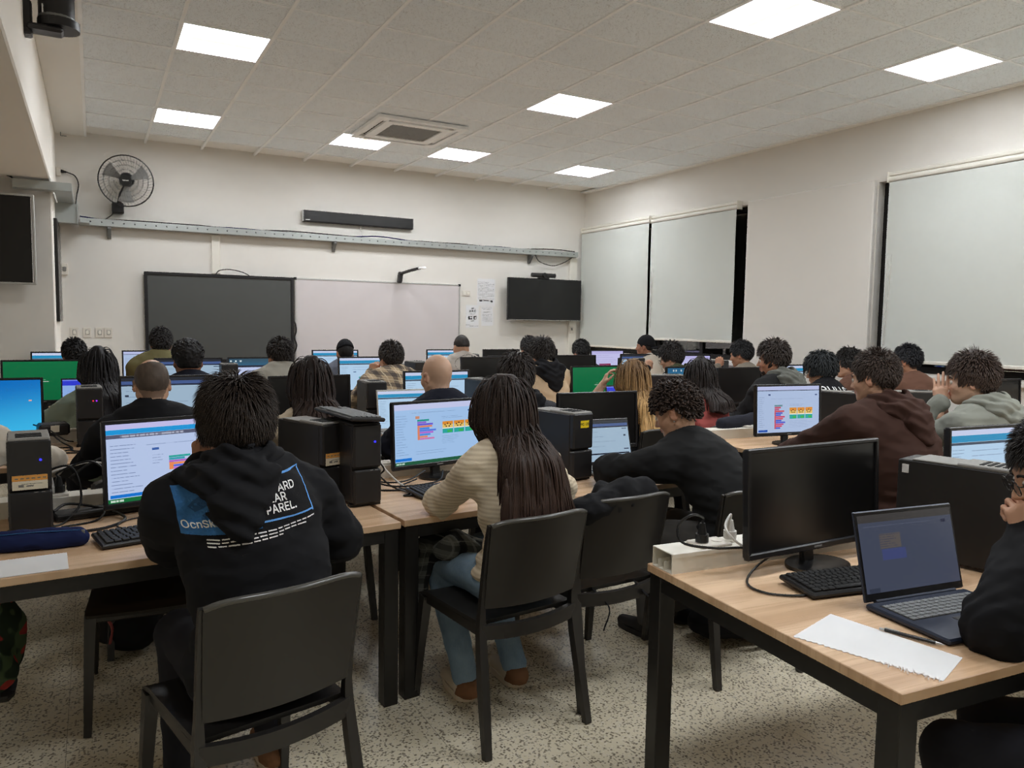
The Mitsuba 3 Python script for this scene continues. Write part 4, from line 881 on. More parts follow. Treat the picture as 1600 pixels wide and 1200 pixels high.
# display on the left pillar
k = thing('television', 'black wall screen with grey edge on the left pillar, cut by the photo edge', 'television')
part(k, 'screen', (box(1.14, 0.02, 0.78, (-1.05, 8.34, 2.22)), 'gloss_black')); part(k, 'frame', (cat_([rbox(1.20, 0.06, 0.022, 0.004, (-1.05, 8.36, 2.22+s*0.40)) for s in (-1, 1)]+[rbox(0.022, 0.06, 0.82, 0.004, (-1.05+s*0.59, 8.36, 2.22)) for s in (-1, 1)]), 'alu'))
part(k, 'wall_mount', (box(0.4, 0.26, 0.3, (-0.8, 8.50, 2.22)), 'case_black'))
single('hanging_cable', shape(wire([(-0.62, 8.47, 2.79), (-0.80, 8.30, 2.86), (-1.0, 8.2, 2.78), (-1.2, 8.25, 2.79)], 0.009), 'cable_black'), 'grey and black cables sagging under the ceiling beam by the pillar', 'cable')
# projector on the beam
k = thing('projector', 'dark grey projector mounted on the beam in the top left corner', 'projector')
pm = M4(BX+0.16, 5.55, 0)
part(k, 'mount', (xf(pm, cat_([rbox(0.19, 0.13, 0.035, 0.012, (-0.05, -0.02, 3.245)), rbox(0.05, 0.10, 0.20, 0.01, (-0.142, 0, 3.30))])), 'case_black'))
part(k, 'body', (xf(pm, cat_([cyl(0.115, 0.05, (0.02, 0.02, 3.295), 28), cyl(0.098, 0.24, (0.01, 0.03, 3.43), 28)])), 'case_black', 40))
part(k, 'band', (xf(pm, cyl(0.100, 0.014, (0.01, 0.03, 3.335), 28)), 'steel_grey', 40)); part(k, 'indicator', (xf(pm, box(0.008, 0.004, 0.05, (-0.06, -0.062, 3.36))), 'print_white'))
single('ceiling_hook', shape(cat_([cyl(0.004, 0.05, (-0.26, 9.75, 3.50), 8), cyl(0.004, 0.06, (-0.235, 9.75, 3.478), 8, 'x')]), 'steel_grey'), 'tiny metal hook on the ceiling in the left front corner', 'hook')
# roller blinds on the window wall
def blind(label, y0, y1, z0, z1, tube_ext=0.0):
    k = thing('roller_blind', label, 'blind', 'white roller blinds')
    x = XW-0.075
    part(k, 'fabric', (slab(lambda u, v: np.stack([x+0.004*np.sin(u*5)+0.003*np.sin(v*7+u*3), y0+(y1-y0)*(u+1)/2, z1-0.05+(z0-z1+0.05)*v], -1), 24, 12, 0.0015), 'blind_fabric', True))
    part(k, 'tube', (cyl(0.028, y1-y0+0.03, (x+0.02, (y0+y1)/2, z1-0.02), 18, 'y'), 'white_plastic', 40)); part(k, 'head_rail', (rbox(0.055, y1-y0+0.04, 0.035, 0.008, (x+0.03, (y0+y1)/2, z1+0.028)), 'white_plastic'))
    for yy in (y0-0.018, y1+0.018): part(k, 'bracket', (rbox(0.09, 0.008, 0.10, 0.002, (x+0.03, yy, z1)), 'white_plastic'))
    part(k, 'bottom_bar', (rbox(0.014, y1-y0, 0.03, 0.005, (x, (y0+y1)/2, z0)), 'white_plastic'))
    part(k, 'chain', (sweep(V((x+0.015, y1-0.03, z1-0.03), (x-0.012, y1-0.028, z0+0.7), (x-0.010, y1-0.025, z0+0.15)), 0.003, sides=5), 'cable_white')); part(k, 'chain', (sweep(V((x+0.015, y1-0.07, z1-0.03), (x-0.012, y1-0.06, z0+0.7), (x-0.010, y1-0.035, z0+0.15)), 0.003, sides=5), 'cable_white'))
blind('white roller blind nearest the front corner of the window wall', 8.19, 9.79, 1.205, 2.945)
blind('white roller blind with raised bottom, second from the front corner', 6.60, 8.13, 1.345, 2.935)
blind('big white roller blind at the right edge of the photo', 1.95, 4.655, 1.225, 2.945)
# ------------------------------------------------------------------ computer screens: one page per unit of u
def screen_fn(p, n, uv):
    k = dr.floor(uv.x); x = uv.x-k; y = uv.y
    def box_(x0, y0, x1, y1): return dr.select((x > x0) & (x < x1) & (y > y0) & (y < y1), 1.0, 0.0)
    def R(c, rgb, x0, y0, x1, y1, a=1.0): return mix(c, lin(*rgb), box_(x0, y0, x1, y1)*a)
    def lines(c, rgb, x0, y0, x1, y1, period, a=0.6, fill=0.35, seed=0.0):
        r = dr.floor(y/period); f = y/period-r; w = x0+(x1-x0)*(0.45+0.55*cell_rand(r, seed, 3.0)); gap = dr.select(noise(x*90, r*7.3, seed) > 0.28, 1.0, 0.35)
        return mix(c, lin(*rgb), box_(x0, y0, x1, y1)*dr.select((f < fill) & (x < w), 1.0, 0.0)*a*gap)
    def blocks(c, x0, y1, w, rows, h, cols, seed):
        for i, col in enumerate(cols):
            ww = w*(0.45+0.55*((i*37+seed*11) % 10)/10); ind = 0.12*w if i > 2 else 0.0
            c = R(c, col, x0+ind, y1-(i+1)*h, x0+ind+ww, y1-i*h-0.004)
        return R(c, cols[3 % len(cols)], x0, y1-len(cols)*h, x0+0.12*w, y1-3*h) if len(cols) > 4 else c
    def pics(c, x0, y0, w, h, m, gap):
        for i in range(m):
            a = x0+i*(w+gap)
            c = R(c, (236, 150, 52), a, y0+h*0.62, a+w, y0+h); c = R(c, (244, 206, 110), a, y0+h*0.44, a+w, y0+h*0.74); c = R(c, (240, 240, 235), a, y0+h*0.36, a+w, y0+h*0.46)
            c = R(c, (44, 176, 168), a, y0, a+w, y0+h*0.37); c = R(c, (60, 190, 90), a+w*0.45, y0+h*0.05, a+w*0.9, y0+h*0.24)
            for dx, dy in ((0.18, 0.66), (0.42, 0.76), (0.70, 0.66), (0.30, 0.52), (0.58, 0.52)): c = R(c, (60, 44, 40), a+w*dx, y0+h*dy, a+w*(dx+0.12), y0+h*(dy+0.10))
        return c
    white = (196, 214, 250)
    # 0: page with two groups of coding blocks
    c0 = mi.Color3f(lin(*white)); c0 = R(c0, (206, 204, 250), 0, 0.93, 1, 1); c0 = R(c0, (28, 160, 232), 0, 0.865, 1, 0.925); c0 = R(c0, (92, 96, 122), 0, 0.815, 1, 0.862)
    c0 = lines(c0, (196, 200, 220), 0.10, 0.825, 0.96, 0.85, 0.2, 0.8, 0.8); c0 = lines(c0, (120, 132, 160), 0.03, 0.77, 0.6, 0.79, 0.08, 0.7, 0.3); c0 = lines(c0, (110, 128, 170), 0.03, 0.12, 0.25, 0.75, 0.045, 0.7, 0.22, 2.0)
    c0 = R(c0, (66, 104, 180), 0.32, 0.63, 0.37, 0.66); c0 = lines(c0, (110, 128, 170), 0.32, 0.45, 0.40, 0.58, 0.035, 0.6, 0.25, 4.0); c0 = lines(c0, (130, 150, 190), 0.28, 0.70, 0.95, 0.73, 0.05, 0.6, 0.2, 1.0)
    c0 = blocks(c0, 0.44, 0.54, 0.26, 6, 0.031, [(52, 176, 168), (60, 170, 190), (190, 110, 210), (250, 148, 92), (96, 108, 232), (210, 120, 220)], 3); c0 = blocks(c0, 0.72, 0.55, 0.22, 5, 0.031, [(176, 110, 226), (150, 120, 240), (110, 140, 245), (190, 120, 230), (214, 140, 230)], 5)
    c0 = R(c0, (16, 122, 222), 0.02, 0.065, 0.26, 0.105); c0 = R(c0, (52, 94, 170), 0.33, 0.10, 0.43, 0.13); c0 = R(c0, (20, 116, 62), 0, 0, 1, 0.055); c0 = lines(c0, (220, 240, 226), 0.02, 0.015, 0.2, 0.042, 0.2, 0.9, 0.7)
    # 1: page with a block column and a row of three pictures
    c1 = mi.Color3f(lin(172, 208, 250)); c1 = R(c1, (208, 214, 250), 0, 0.9, 1, 1); c1 = lines(c1, (130, 150, 180), 0.02, 0.86, 0.6, 0.9, 0.05, 0.7, 0.2); c1 = lines(c1, (110, 140, 180), 0.02, 0.14, 0.16, 0.82, 0.042, 0.6, 0.22, 2.0)
    c1 = lines(c1, (120, 150, 190), 0.2, 0.80, 0.95, 0.86, 0.06, 0.6, 0.15, 5.0); c1 = R(c1, (64, 104, 160), 0.86, 0.82, 0.91, 0.845); c1 = R(c1, (214, 150, 120), 0.24, 0.745, 0.285, 0.79)
    c1 = blocks(c1, 0.26, 0.735, 0.20, 9, 0.034, [(40, 160, 150), (150, 110, 220), (110, 96, 226), (232, 140, 110), (70, 140, 240), (90, 130, 240), (190, 110, 220), (80, 150, 240), (236, 150, 120), (216, 130, 190)], 4)
    c1 = lines(c1, (110, 140, 180), 0.54, 0.71, 0.96, 0.77, 0.025, 0.7, 0.25, 6.0); c1 = pics(c1, 0.55, 0.47, 0.125, 0.20, 3, 0.012); c1 = lines(c1, (110, 140, 180), 0.54, 0.30, 0.76, 0.45, 0.030, 0.6, 0.22, 8.0)
    c1 = lines(c1, (120, 150, 190), 0.24, 0.14, 0.7, 0.24, 0.04, 0.6, 0.2, 9.0); c1 = R(c1, (24, 124, 224), 0.01, 0.07, 0.19, 0.115); c1 = R(c1, (30, 96, 66), 0, 0, 1, 0.055); c1 = lines(c1, (200, 230, 214), 0.02, 0.015, 0.2, 0.042, 0.2, 0.9, 0.7)
    # 2: the same kind of page, paler, without the green task bar
    c2 = mi.Color3f(lin(184, 204, 238)); c2 = R(c2, (196, 204, 244), 0, 0.91, 1, 1); c2 = R(c2, (56, 64, 86), 0, 0.898, 1, 0.912); c2 = lines(c2, (120, 136, 170), 0.03, 0.12, 0.13, 0.78, 0.042, 0.6, 0.22, 2.0)
    c2 = R(c2, (60, 80, 130), 0.18, 0.80, 0.215, 0.83); c2 = R(c2, (60, 80, 130), 0.93, 0.79, 0.965, 0.815); c2 = lines(c2, (150, 166, 200), 0.22, 0.70, 0.8, 0.76, 0.06, 0.5, 0.2, 3.0)
    c2 = blocks(c2, 0.28, 0.60, 0.16, 13, 0.040, [(110, 150, 160), (206, 90, 120), (190, 100, 140), (214, 90, 110), (96, 100, 206), (90, 110, 220), (214, 90, 130), (220, 100, 120), (84, 100, 214), (96, 110, 220), (200, 96, 150), (218, 96, 120), (90, 104, 216)], 6)
    c2 = pics(c2, 0.52, 0.29, 0.115, 0.24, 3, 0.012); c2 = lines(c2, (130, 146, 184), 0.52, 0.55, 0.92, 0.62, 0.03, 0.6, 0.25, 6.0); c2 = lines(c2, (140, 156, 190), 0.52, 0.10, 0.9, 0.27, 0.035, 0.5, 0.2, 8.0); c2 = R(c2, (32, 84, 180), 0.03, 0.02, 0.17, 0.065)
    # 3: green desktop  4: blue desktop  5: teal desktop with icons
    c3 = mix(lin(4, 104, 60), lin(6, 116, 68), y); c3 = R(c3, (226, 236, 226), 0.46, 0.475, 0.57, 0.487); c3 = R(c3, (120, 180, 140), 0.50, 0.52, 0.53, 0.535)
    c4 = mix(lin(60, 196, 250), lin(0, 118, 206), smoothstep(0.0, 1.1, y+0.3*(1-x))); c4 = R(c4, (30, 40, 58), 0.30, 0.22, 0.52, 0.36); c4 = R(c4, (235, 180, 180), 0.88, 0.58, 0.91, 0.61)
    ix, iy = x/0.055, y/0.14; fx, fy = ix-dr.floor(ix), iy-dr.floor(iy)
    ico = dr.select((fx > 0.25) & (fx < 0.75) & (fy > 0.35) & (fy < 0.75) & (x < 0.36) & (cell_rand(dr.floor(ix), dr.floor(iy), 2.0) > 0.3), 1.0, 0.0)
    c5 = mix(mix(lin(28, 150, 200), lin(40, 100, 140), smoothstep(0.2, 1.0, y)), lin(220, 232, 236), ico*0.85)
    # 6: lavender page  7: text page with teal header  8: dimmed laptop  9: pale page on a laptop
    c6 = mi.Color3f(lin(208, 206, 250)); c6 = R(c6, (196, 190, 240), 0, 0.88, 1, 1); c6 = R(c6, (140, 50, 90), 0.24, 0.32, 0.6, 0.44); c6 = lines(c6, (120, 110, 170), 0.1, 0.1, 0.8, 0.85, 0.1, 0.4, 0.15)
    c7 = mi.Color3f(lin(190, 222, 250)); c7 = R(c7, (210, 220, 250), 0, 0.92, 1, 1); c7 = R(c7, (36, 150, 200), 0, 0.83, 1, 0.92); c7 = R(c7, (70, 84, 104), 0, 0.79, 1, 0.825); c7 = lines(c7, (110, 130, 160), 0.03, 0.1, 0.2, 0.75, 0.045, 0.6, 0.22, 2.0)
    c7 = lines(c7, (130, 150, 180), 0.25, 0.62, 0.9, 0.72, 0.07, 0.6, 0.18, 3.0); c7 = R(c7, (60, 90, 140), 0.26, 0.55, 0.31, 0.575); c7 = R(c7, (52, 160, 150), 0.36, 0.36, 0.52, 0.41); c7 = R(c7, (80, 90, 224), 0.36, 0.20, 0.58, 0.35); c7 = lines(c7, (130, 150, 180), 0.62, 0.2, 0.9, 0.5, 0.05, 0.5, 0.2, 7.0)
    c8 = mi.Color3f(lin(68, 74, 92)); c8 = R(c8, (62, 60, 60), 0, 0.90, 1, 1); c8 = lines(c8, (96, 102, 124), 0.05, 0.80, 0.9, 0.86, 0.06, 0.4, 0.2); c8 = R(c8, (92, 86, 84), 0.20, 0.55, 0.42, 0.74); c8 = lines(c8, (60, 64, 84), 0.2, 0.55, 0.42, 0.74, 0.03, 0.7, 0.4, 2.0); c8 = R(c8, (66, 74, 118), 0.21, 0.40, 0.46, 0.54); c8 = R(c8, (34, 38, 62), 0.88, 0.81, 0.93, 0.85); c8 = R(c8, (52, 58, 74), 0.03, 0.0, 0.14, 0.06)
    c9 = mi.Color3f(lin(168, 194, 216)); c9 = R(c9, (40, 44, 54), 0, 0.93, 1, 1); c9 = R(c9, (72, 96, 150), 0, 0.86, 1, 0.93); c9 = R(c9, (36, 44, 66), 0, 0.83, 1, 0.862); c9 = R(c9, (54, 70, 100), 0.88, 0.78, 0.97, 0.80); c9 = R(c9, (50, 60, 80), 0.04, 0.61, 0.08, 0.65); c9 = R(c9, (50, 60, 80), 0.90, 0.60, 0.94, 0.64); c9 = lines(c9, (110, 130, 160), 0.05, 0.3, 0.75, 0.78, 0.12, 0.6, 0.1, 2.0); c9 = R(c9, (30, 40, 60), 0.08, 0.165, 0.97, 0.20); c9 = R(c9, (54, 66, 96), 0.88, 0.27, 0.97, 0.295)
    # 10: blue violet page  11: page window over a teal desktop
    c10 = mi.Color3f(lin(150, 186, 246)); c10 = R(c10, (48, 62, 220), 0, 0.80, 1, 0.96); c10 = R(c10, (120, 140, 250), 0, 0.96, 1, 1); c10 = lines(c10, (110, 140, 220), 0.1, 0.2, 0.8, 0.7, 0.1, 0.5, 0.2)
    c11 = mix(lin(40, 130, 180), lin(52, 84, 104), smoothstep(0.5, 1.0, y)); c11 = R(c11, (202, 214, 250), 0.13, 0, 1, 0.74); c11 = R(c11, (40, 46, 66), 0.13, 0.74, 1, 0.80); c11 = R(c11, (40, 110, 104), 0.44, 0.04, 0.56, 0.28); c11 = R(c11, (26, 196, 88), 0.5, 0.12, 0.78, 0.30); c11 = lines(c11, (130, 150, 190), 0.3, 0.5, 0.8, 0.66, 0.08, 0.5, 0.2)
    c11 = R(c11, (210, 226, 232), 0.02, 0.90, 0.05, 0.95); c11 = R(c11, (210, 226, 232), 0.10, 0.90, 0.13, 0.95); c11 = R(c11, (210, 226, 232), 0.18, 0.90, 0.21, 0.95)
    out = c0
    for i, c in enumerate((c1, c2, c3, c4, c5, c6, c7, c8, c9, c10, c11)): out = dr.select(dr.abs(k-(i+1)) < 0.5, c, out)
    return out*SCREEN
screen_tex = proc(screen_fn)
def lit_screen(mesh_uv, tile):
    m, uv = mesh_uv
    return {**mikit.ply(m, 'screen_glass', uv=uv), 'emitter': {'type': 'area', 'radiance': screen_tex, 'sampling_weight': 0.03}}
mat('screen_glass', (8, 8, 9), 0.3, 0.4)

# ------------------------------------------------------------------ prototypes
def monitor_proto(page, w=0.545, h=0.335, z0=0.055, tilt=-3, base='oval', chin=0.022):
    P = []; m = M4(0, 0.03, 0, 0, tilt)
    fr = [rbox(w, 0.022, 0.014, 0.003, (0, -0.02, z0+h-0.007)), rbox(w, 0.024, chin, 0.004, (0, -0.02, z0+chin/2)), rbox(0.014, 0.022, h, 0.003, (-w/2+0.007, -0.02, z0+h/2)), rbox(0.014, 0.022, h, 0.003, (w/2-0.007, -0.02, z0+h/2))]
    P.append(('bezel', shape(xf(m, cat_(fr)), 'bezel_black'), None, None))
    P.append(('housing', shape(xf(m, cat_([rbox(w-0.006, 0.018, h-0.006, 0.006, (0, -0.006, z0+h/2)), rbox(w*0.62, 0.03, h*0.6, 0.012, (0, 0.008, z0+h*0.48))])), 'case_black'), None, None))
    s, uv = rect_uv(-w/2+0.013, w/2-0.013, z0+chin-0.001, z0+h-0.013, -0.0225, page if page is not None else 0); s = xf(m, s)
    P.append(('screen', lit_screen((s, uv), page) if page is not None else shape(s, 'gloss_black'), None if page is not None else 'switched off black screen', None))
    P.append(('neck', shape(cat_([xf(M4(0, 0.055, 0.09, 0, -8), rbox(0.055, 0.022, 0.20, 0.006)), rbox(0.05, 0.03, 0.06, 0.006, (0, 0.045, 0.20))]), 'bezel_black'), None, None))
    b = cyl(0.115, 0.012, (0, 0, 0.006), 32); b.vertices[:, 1] *= 0.78; P.append(('base', shape(b, 'gloss_black', 40), None, None))
    P.append(('badge', shape(xf(m, box(0.035, 0.002, 0.006, (0, -0.0325, z0+chin/2))), 'print_grey'), None, None))
    return P
_mon = {}
def monitor(label, x, y, rot, page, z=None, group=None, w=0.545, h=0.335, tilt=-3):
    k = (page, w, h, tilt)
    if k not in _mon: _mon[k] = monitor_proto(page, w, h, tilt=tilt)
    return place(_mon[k], 'computer_monitor', label, 'monitor', M4(x, y, tz(x, y) if z is None else z, rot), group)
def tower_proto(kind='plain', led=True, w=0.135, d=0.30, h=0.335):
    P = [('case', shape(rbox(w, d-0.03, h-0.012, 0.004, (0, 0.015, h/2+0.006)), 'case_black'), None, None)]
    P.append(('upper_front', shape(rbox(w, 0.034, h*0.53, 0.007, (0, -d/2+0.017, 0.012+h*0.715)), 'case_black'), None, None))
    P.append(('lower_front', shape(rbox(w, 0.034, h*0.42, 0.007, (0, -d/2+0.017, 0.012+h*0.215)), 'case_black'), None, None))
    P.append(('front_port', shape(cat_([box(0.012, 0.004, 0.005, (0.018+i*0.022, -d/2+0.004, h*0.447)) for i in (0, 1)]), 'print_grey'), None, 'stuff'))
    top = [rbox(w-0.006, d*0.40, 0.006, 0.002, (0, 0.07, h+0.003)), rbox(w-0.004, d*0.5, 0.014, 0.004, (0, -d/2+d*0.27, h+0.004))]
    P.append(('top_cover', shape(cat_(top), 'grey_plastic' if kind != 'dark' else 'case_black'), 'grey top cover' if kind != 'dark' else None, None))  # grey paints in the glancing reflection on top of the black case
    P.append(('top_vent', shape(cat_([box(w*0.6, 0.012, 0.003, (0, -d/2+0.045+i*0.022, h+0.0115)) for i in range(5)]), 'dark_slot'), None, None))
    for s in (-1, 1): P.append((f'foot#{s}', shape(box(w+0.012, 0.03, 0.012, (0, s*(d/2-0.04), 0.006)), 'frame_black'), None, None))
    if led:
        l = cyl(0.0045, 0.004, (w*0.25, -d/2-0.001, h*0.80), 10, 'y')
        P.append(('power_light', {**shape(l, 'screen_glass'), 'emitter': {'type': 'area', 'radiance': {'type': 'rgb', 'value': [0.06, 0.06, 2.6] if kind != 'red' else [0.5, 0.04, 2.4]}, 'sampling_weight': 0.003}}, 'blue power light', None))
        if kind == 'red': P.append(('activity_light', {**shape(cyl(0.004, 0.004, (w*0.12, -d/2-0.001, h*0.80), 10, 'y'), 'screen_glass'), 'emitter': {'type': 'area', 'radiance': {'type': 'rgb', 'value': [1.6, 0.05, 0.10]}, 'sampling_weight': 0.003}}, 'red activity light', None))
    if kind in ('asset',):
        P.append(('asset_sticker', shape(box(w*0.80, 0.002, 0.052, (0, -d/2-0.0008, h*0.565)), 'sticker_cream'), 'orange and cream asset sticker', None))
        P.append(('asset_sticker/band', shape(box(w*0.80, 0.002, 0.020, (0, -d/2-0.0014, h*0.565+0.016)), 'sticker_orange'), None, None))
        P.append(('asset_sticker/print', shape(cat_([box(w*0.12, 0.0012, 0.009, (-w*0.2, -d/2-0.0019, h*0.53)), box(w*0.16, 0.0012, 0.005, (w*0.0, -d/2-0.0019, h*0.528)), box(w*0.5, 0.0012, 0.0016, (w*0.05, -d/2-0.0019, h*0.55))]+[box(0.010, 0.0012, 0.004, (-w*0.3+i*0.017, -d/2-0.0022, h*0.565+0.015)) for i in range(6)]), 'print_grey'), None, 'stuff'))
    if kind == 'yellow':
        P.append(('number_sticker', shape(box(0.056, 0.002, 0.036, (0.005, -d/2-0.0008, h*0.855)), 'sticker_yellow'), 'yellow number sticker', None))
        P.append(('number_sticker/print', shape(xf(M4(0.005, -d/2-0.0019, h*0.855-0.006)@UP, text('PC-20', 0.0125, 0.0005, True, True)), 'print_black'), None, None))
    return P
_tow = {}
def tower(label, x, y, rot, kind='plain', led=True, z=None, group=None, w=0.135, d=0.30, h=0.335):
    k = (kind, led, w, d, h)
    if k not in _tow: _tow[k] = tower_proto(*k)
    return place(_tow[k], 'computer_tower', label, 'computer', M4(x, y, tz(x, y) if z is None else z, rot), group)
def keyboard_proto(mtl='key_black'):
    b = rbox(0.44, 0.155, 0.016, 0.005, (0, 0, 0.012)); b.apply_transform(M4(0, 0, 0.002, 0, 4))
    ks = []
    for r, n_ in enumerate((16, 15, 15, 14, 13, 9)):
        zz = 0.023+r*0.0
        y = 0.058-r*0.0225; x0, x1 = -0.205, 0.105
        if n_ == 9: ws = [1.3, 1.2, 1.2, 6.2, 1.2, 1.2, 1.2, 1.3]
        else: ws = [1.0]*n_
        t = (x1-x0)/sum(ws); x = x0
        for w_ in ws: ks.append(rbox(w_*t-0.0025, 0.0185, 0.008, 0.0022, (x+w_*t/2, y, zz))); x += w_*t
        for j in range(3): ks.append(rbox(0.0165, 0.0185, 0.008, 0.0022, (0.140+j*0.0205-0.018+0.018, y, zz))) if r not in (3,) else None
    kk = cat_(ks); kk.apply_transform(M4(0, 0, 0.002, 0, 4))
    return [('case', shape(b, 'case_black'), None, None), ('keys', shape(kk, mtl), None, 'stuff')]
KBD = keyboard_proto()
KBDG = keyboard_proto('key_grey')
def keyboard(label, x, y, rot, z=None, grey=False):
    z = tz(x, y)+0.002 if z is None else z
    return place(KBDG if grey else KBD, 'keyboard', label, 'keyboard', M4(x, y, z, rot), None)
def mouse(label, x, y, rot, z=0.741):
    f = s_ell((0, 0, 0.006), (0.031, 0.056, 0.030)); 
    if 'm' not in _mon:
        def g(p): return np.maximum(f(p), 0.002-p[:, 2])
        g.box = f.box; _mon['m'] = [('shell', shape(mesh_sdf(g, 0.004, 0.006), 'case_black', True), None, None), ('wheel', shape(cyl(0.008, 0.006, (0, 0.026, 0.030), 14, 'x'), 'grey_plastic'), None, None)]
    return place(_mon['m'], 'computer_mouse', label, 'mouse', M4(x, y, z, rot))
def laptop(label, x, y, rot, page, body='laptop_navy', w=0.355, d=0.245, lid=0.235, ang=112, z=None, keys='key_grey'):
    k = thing('laptop', label, 'laptop'); m = M4(x, y, tz(x, y)+0.001 if z is None else z, rot)      # local origin: middle of the hinge, user at -y
    part(k, 'base', (xf(m, rbox(w, d, 0.016, 0.005, (0, -d/2, 0.009))), body))
    lm = m@M4(0, 0.0, 0.018, 0, -(ang-90))
    part(k, 'lid', (xf(lm, rbox(w, 0.007, lid, 0.003, (0, 0.004, lid/2))), body)); part(k, 'bezel', (xf(lm, rbox(w-0.006, 0.002, lid-0.006, 0.0008, (0, -0.0008, lid/2))), 'bezel_black' if body != 'laptop_silver' else body))
    s, uv = rect_uv(-w/2+0.010, w/2-0.010, 0.022, lid-0.012, -0.0022, page); part(k, 'screen', lit_screen((xf(lm, s), uv), page))
    ks = []
    for r in range(6):
        for c in range(14): ks.append(rbox((w-0.05)/14-0.003, 0.0145, 0.003, 0.001, (-(w-0.05)/2+(c+0.5)*(w-0.05)/14, -0.040-r*0.0175, 0.0185)))
    part(k, 'keyboard_well', (xf(m, box(w-0.045, 0.108, 0.0006, (0, -0.084, 0.0174))), 'case_black')); part(k, 'keys', (xf(m, cat_(ks)), keys), kind='stuff')
    part(k, 'touchpad', (xf(m, rbox(0.105, 0.066, 0.0012, 0.0004, (0, -0.190, 0.0175))), 'steel_grey' if body != 'laptop_navy' else 'case_black')); part(k, 'hinge', (xf(m, cyl(0.007, w*0.8, (0, 0.0, 0.016), 12, 'x')), body))
    return k
def tz(x, y): return 0.795 if y > 5.9 else 0.77 if y > 4.2 else 0.765 if x > 3.3 and y > 2.7 else 0.74     # table top height at a place
def table_proto(L, D, side):
    """Local: near edge along y = 0, back at y = D; x from 0 to L."""
    P = []; top = rbox(L, D, 0.026, 0.002, (L/2, D/2, 0.727)); uv = np.stack([top.vertices[:, 0]+side*3.7, top.vertices[:, 1]+side*1.3], 1)
    P.append(('tabletop', mikit.ply(top, 'wood_laminate', uv=uv), 'light wood laminate top', None))
    for a in (box(L-0.03, 0.05, 0.05, (L/2, 0.035, 0.688)), box(L-0.03, 0.05, 0.05, (L/2, D-0.035, 0.688)), box(0.05, D-0.03, 0.05, (0.035, D/2, 0.688)), box(0.05, D-0.03, 0.05, (L-0.035, D/2, 0.688))): P.append((f'rail#{len(P)}', shape(a, 'frame_black'), None, None))
    for x in (0.037, L-0.037):
        for y in (0.037, D-0.037): P.append((f'leg#{len(P)}', shape(rbox(0.06, 0.06, 0.712, 0.003, (x, y, 0.356)), 'frame_black'), None, None))
    return P
def trunking(label, x, y, rot, L, sockets):
    z = tz(x, y)
    k = thing('cable_trunking', label, 'cable trunking'); m = M4(x, y, z, rot); W_, Hh, t = 0.105, 0.062, 0.003
    part(k, 'channel', (xf(m, cat_([box(L, W_, t, (L/2, 0, t/2)), box(L, t, Hh, (L/2, -W_/2+t/2, Hh/2)), box(L, t, Hh, (L/2, W_/2-t/2, Hh/2)), box(L, t, 0.03, (L/2, -0.012, 0.016)), box(L, t, 0.03, (L/2, 0.02, 0.016))])), 'white_plastic'))
    part(k, 'lid', (xf(m, cat_([rbox(L, W_+0.004, 0.004, 0.001, (L/2, 0, Hh+0.001)), box(L, 0.003, 0.012, (L/2, -W_/2-0.001, Hh-0.004))])), 'white_plastic'))
    for s in sockets:
        part(k, 'socket_plate', (xf(m, rbox(0.125, 0.085, 0.010, 0.003, (s, 0, Hh+0.007))), 'socket_white'))
        for q in (-0.03, 0.03): part(k, 'outlet', (xf(m, cyl(0.019, 0.003, (s+q, 0, Hh+0.0130), 18)), 'white_plastic'))
    return k, m
def plug(label, m, s, cordpts, col='cable_black'):
    """A plug standing in the socket at distance s along trunking frame m, with its cord."""
    k = thing('power_plug', label, 'plug'); H0 = 0.062+0.0145
    part(k, 'body', (xf(m, cat_([cyl(0.0215, 0.026, (s, 0, H0+0.013), 18), sweep(V((s, 0, H0+0.024), (s, 0, H0+0.062)), [0.016, 0.009], sides=12)])), col, 40))
    b = (m@V(s, 0, H0+0.060, 1))[:3]; part(k, 'cord', (wire([b, b+V(0, 0, 0.02)]+[V(*c) for c in cordpts], 0.0042, 8), col))
    return k
